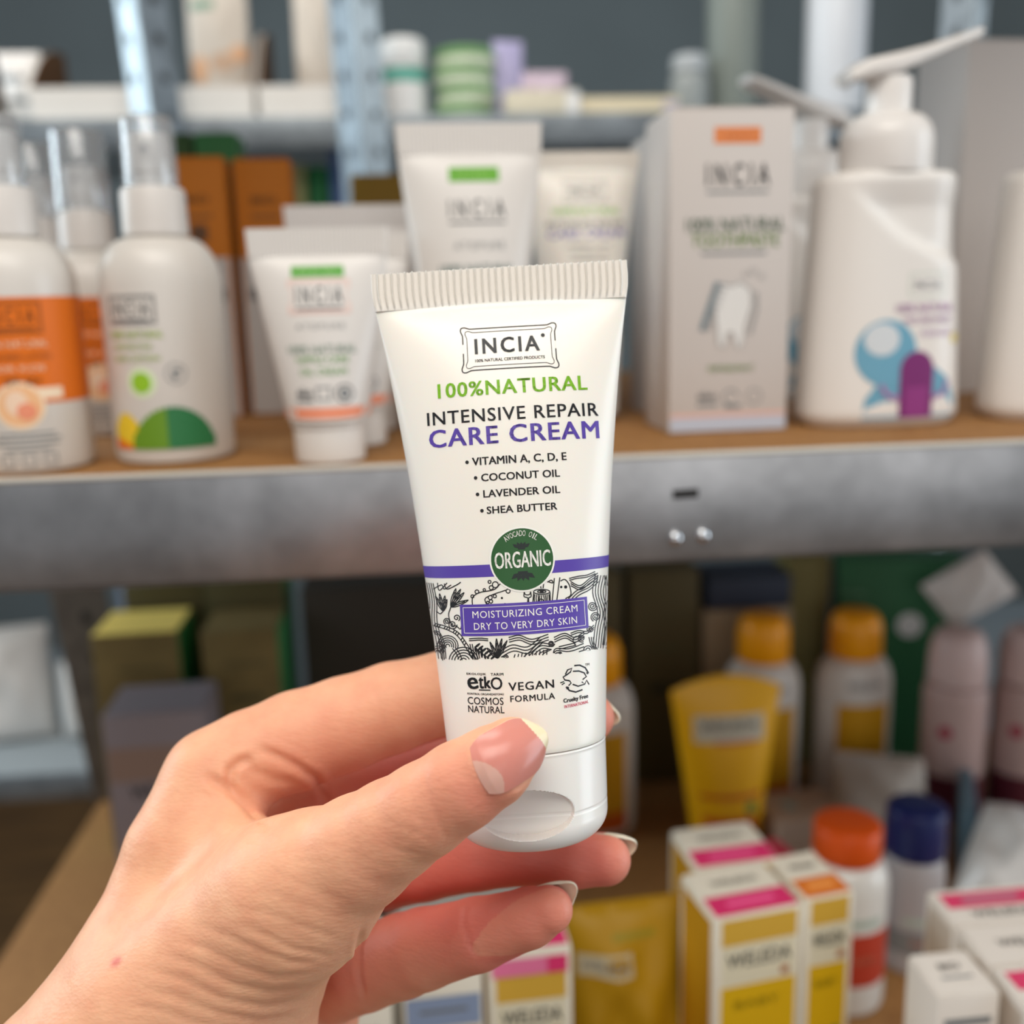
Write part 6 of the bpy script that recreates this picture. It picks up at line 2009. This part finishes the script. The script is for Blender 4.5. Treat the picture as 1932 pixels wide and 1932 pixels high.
carton('carton', (-0.0050, 0.3560, L), 0.06, 0.0300, 0.0320, 0.1200, 'white and yellow carton with a blue band, left of the pink-banded little finger one', G4, CC, lambda fr, tp, lf, rt: (weleda_art(None, wd=30, hh=98)(fr, tp, lf, rt), fr.rect(0, 106.5, 28, 13, mat('band_steel_blue', (140, 156, 184), 0.5), 0, 3), fr.rect(0, 107, 18, 1.6, TEXTGREY(), 0, 4)))
carton('carton', (-0.0410, 0.3500, L), 0.06, 0.0340, 0.0320, 0.1150, 'cream carton beside the palm at the lower edge of the photo', G4, CC, lambda fr, tp, lf, rt: fr.text('WELEDA', 2, 104, 22, 5, TEXTGREY(), 0, 0.01))
carton('carton', (-0.0050, 0.4300, L), 0.0, 0.0950, 0.0550, 0.1050, 'low grey carton glimpsed between the two lower fingers', None, mat('grey_card', (160, 156, 148), 0.6))
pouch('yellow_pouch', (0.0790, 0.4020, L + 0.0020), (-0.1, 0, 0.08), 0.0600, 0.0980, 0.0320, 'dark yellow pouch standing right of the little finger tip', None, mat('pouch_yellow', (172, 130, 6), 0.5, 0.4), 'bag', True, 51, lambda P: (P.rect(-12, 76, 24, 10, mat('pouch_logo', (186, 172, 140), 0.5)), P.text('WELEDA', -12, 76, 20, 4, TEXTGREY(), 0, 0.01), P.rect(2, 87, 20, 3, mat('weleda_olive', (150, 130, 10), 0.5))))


def pill_art(c, zc, h, col2=None):
    def art(P):
        for k in range(16):
            P.rect(radians(-90 + 11.25 * k + 5.6) * c, zc, radians(11.25) * c * 1.02, h, mat('pill_red' if col2 is None else 'pill_grey', (190, 62, 40) if col2 is None else col2, 0.5))
        P.rect(0, zc + h / 2 + 6, 24, 4, mat('pill_sage', (176, 190, 176), 0.5))
        P.text('VITAMIN', 0, zc, c * 0.9, 4, mat('pill_text', (214, 130, 100), 0.5), 0, 0.01)
    return art


capped_bottle('pill_bottle', (0.2065, 0.4680, L), 0, 'white pill bottle with orange cap and red label', None, 0.0215, 0.0810, 0.0172, 0.0195, mat('pill_white', (232, 228, 220), 0.22, 0.6), mat('cap_orange', (222, 84, 16), 0.4), pill_art(21.5, 33, 30), dome=0.1)
capped_bottle('pill_bottle', (0.2545, 0.4900, L), 0, 'grey-white pill bottle with a dark blue cap', None, 0.0165, 0.0660, 0.0158, 0.0290, mat('pill_grey_white', (176, 170, 170), 0.35, 0.5), mat('cap_navy', (22, 34, 88), 0.35), pill_art(16.5, 20, 14, (128, 128, 126)), dome=0.1)
# soft packs and small boxes behind the pill bottles
GW = mat('greyish_paper', (176, 164, 152), 0.65)
pouch('paper_pack', (0.2830, 0.5900, L + 0.009), (-0.45, 0.1, -0.1), 0.062, 0.058, 0.034, 'grey-white soft pack leaning behind the blue-capped pill bottle', 'soft packs behind the pill bottles', GW, 'pack', True, 61)
pouch('paper_pack', (0.3060, 0.4950, L + 0.018), (-1.15, 0.0, -0.75), 0.050, 0.080, 0.044, 'glossy white soft pack lying right of the blue-capped pill bottle', 'soft packs behind the pill bottles', mat('white_foil', (226, 224, 220), 0.3, 0.6), 'pack', False, 62)
carton('carton', (0.3400, 0.5900, L), -0.45, 0.009, 0.060, 0.046, 'thin slate blue carton behind the glossy white soft pack', None, mat('slate_blue_card', (104, 134, 150), 0.6))
carton('carton', (0.2330, 0.6000, L), 0.1, 0.050, 0.044, 0.0360, 'flat taupe carton between the yellow tube and the soft packs', None, mat('taupe_card', (178, 154, 136), 0.65), lambda fr, tp, lf, rt: tp.rect(-8, 2, 8, 12, mat('mint_grey', (150, 168, 166), 0.6)))
carton('carton', (0.1960, 0.5300, L), 0.25, 0.0230, 0.050, 0.0400, 'small carton with a bright pink top left of the orange-capped bottle', None, mat('beige_small', (206, 190, 172), 0.6), None, top=mat('top_crimson', (214, 48, 84), 0.5))
for x, y, lab in ((0.3580, 0.6450, 'pink-white rounded bottle at the right, left one of two'), (0.4060, 0.6400, 'pink-white rounded bottle at the right edge')):
    capped_bottle('capped_bottle', (x, y, L), 0, lab, 'pink-white bottles', 0.0215, 0.0990, 0.0195, 0.0380, mat('rose_white', (196, 168, 162), 0.4), mat('rose_cap', (214, 190, 186), 0.35), lambda P: ([P.rect(radians(-90 + 15 * k + 7.5) * 21.5, 18, radians(15) * 21.7, 34, mat('maroon_label', (92, 30, 44), 0.5)) for k in range(12)], P.ellipse(-16, 68, 5, 5, mat('rose_dot', (170, 70, 86), 0.5))), dome=0.55, shoulder=0.008)
capped_bottle('capped_jar', (0.3520, 0.5200, L), 0, 'rust orange jar at the right edge beside the glossy white pack', None, 0.0200, 0.0300, 0.0190, 0.0140, mat('rust_jar', (170, 84, 40), 0.45), mat('rust_lid', (176, 88, 44), 0.45), dome=0.2, shoulder=0.006)


def right_row_art(pink):
    def art(fr, tp, lf, rt):
        if pink:
            tp.rect(0, 3.5, 40, 10, mat('band_pink2', (226, 70, 112), 0.5))
            tp.rect(0, 3.5, 24, 4, mat('band_pink3', (200, 130, 150), 0.5), 0, 2)
        tp.text('WELEDA', 0, -6 if pink else 0, 26, 4.4, TEXTGREY(), 0, 0.01)
        lf.rect(0, 60, 18, 114, mat('row_side', (206, 192, 176), 0.55))
        fr.text('WELEDA', 0, 106, 28, 6, TEXTGREY(), 0, 0.01)
    return art


RW = mat('row_card', (232, 224, 214), 0.55, 0.3)
for y, pk, lab in ((0.3600, True, 'white carton with pink-banded top, farthest of the row at the lower right'), (0.3350, False, 'white carton with plain lettered top, in the middle of the row at the lower right'), (0.3100, True, 'white carton with pink-banded top, nearest of the row at the lower right')):
    carton('carton', (0.2225, y, L), 0.02, 0.0460, 0.0235, 0.1200, lab, 'white cartons in the lower right row', RW, right_row_art(pk))
carton('carton', (0.1850, 0.3220, L), 0.02, 0.0235, 0.0235, 0.1190, 'small square white carton in front of the white row at the lower right', None, RW, lambda fr, tp, lf, rt: (tp.text('BIO', 0, 3, 8, 3.6, GREYINK(), 0, 0.012), tp.rect(0, -3, 12, 1.2, TEXTGREY()), fr.rect(0, 108, 18, 3, TEXTGREY()), fr.text('BIO', 0, 96, 14, 7, GREYINK(), 0, 0.012), fr.rect(0, 86, 18, 2, TEXTGREY())))

# ------------------------------------------------------------------ the hand and what it holds
hero = build_cream_tube()
twin = copy_tree(hero)
twin.location = (0.0715, 0.4720, S + 0.0004)
twin.rotation_euler = (0.0, 0.0, 0.03)
twin['label'] = 'shaded tube like the held one, standing between the tall green-tagged tube and toothpaste carton'
hero['group'] = twin['group'] = 'care cream tubes'
person = build_hand()
build_finger_ring()
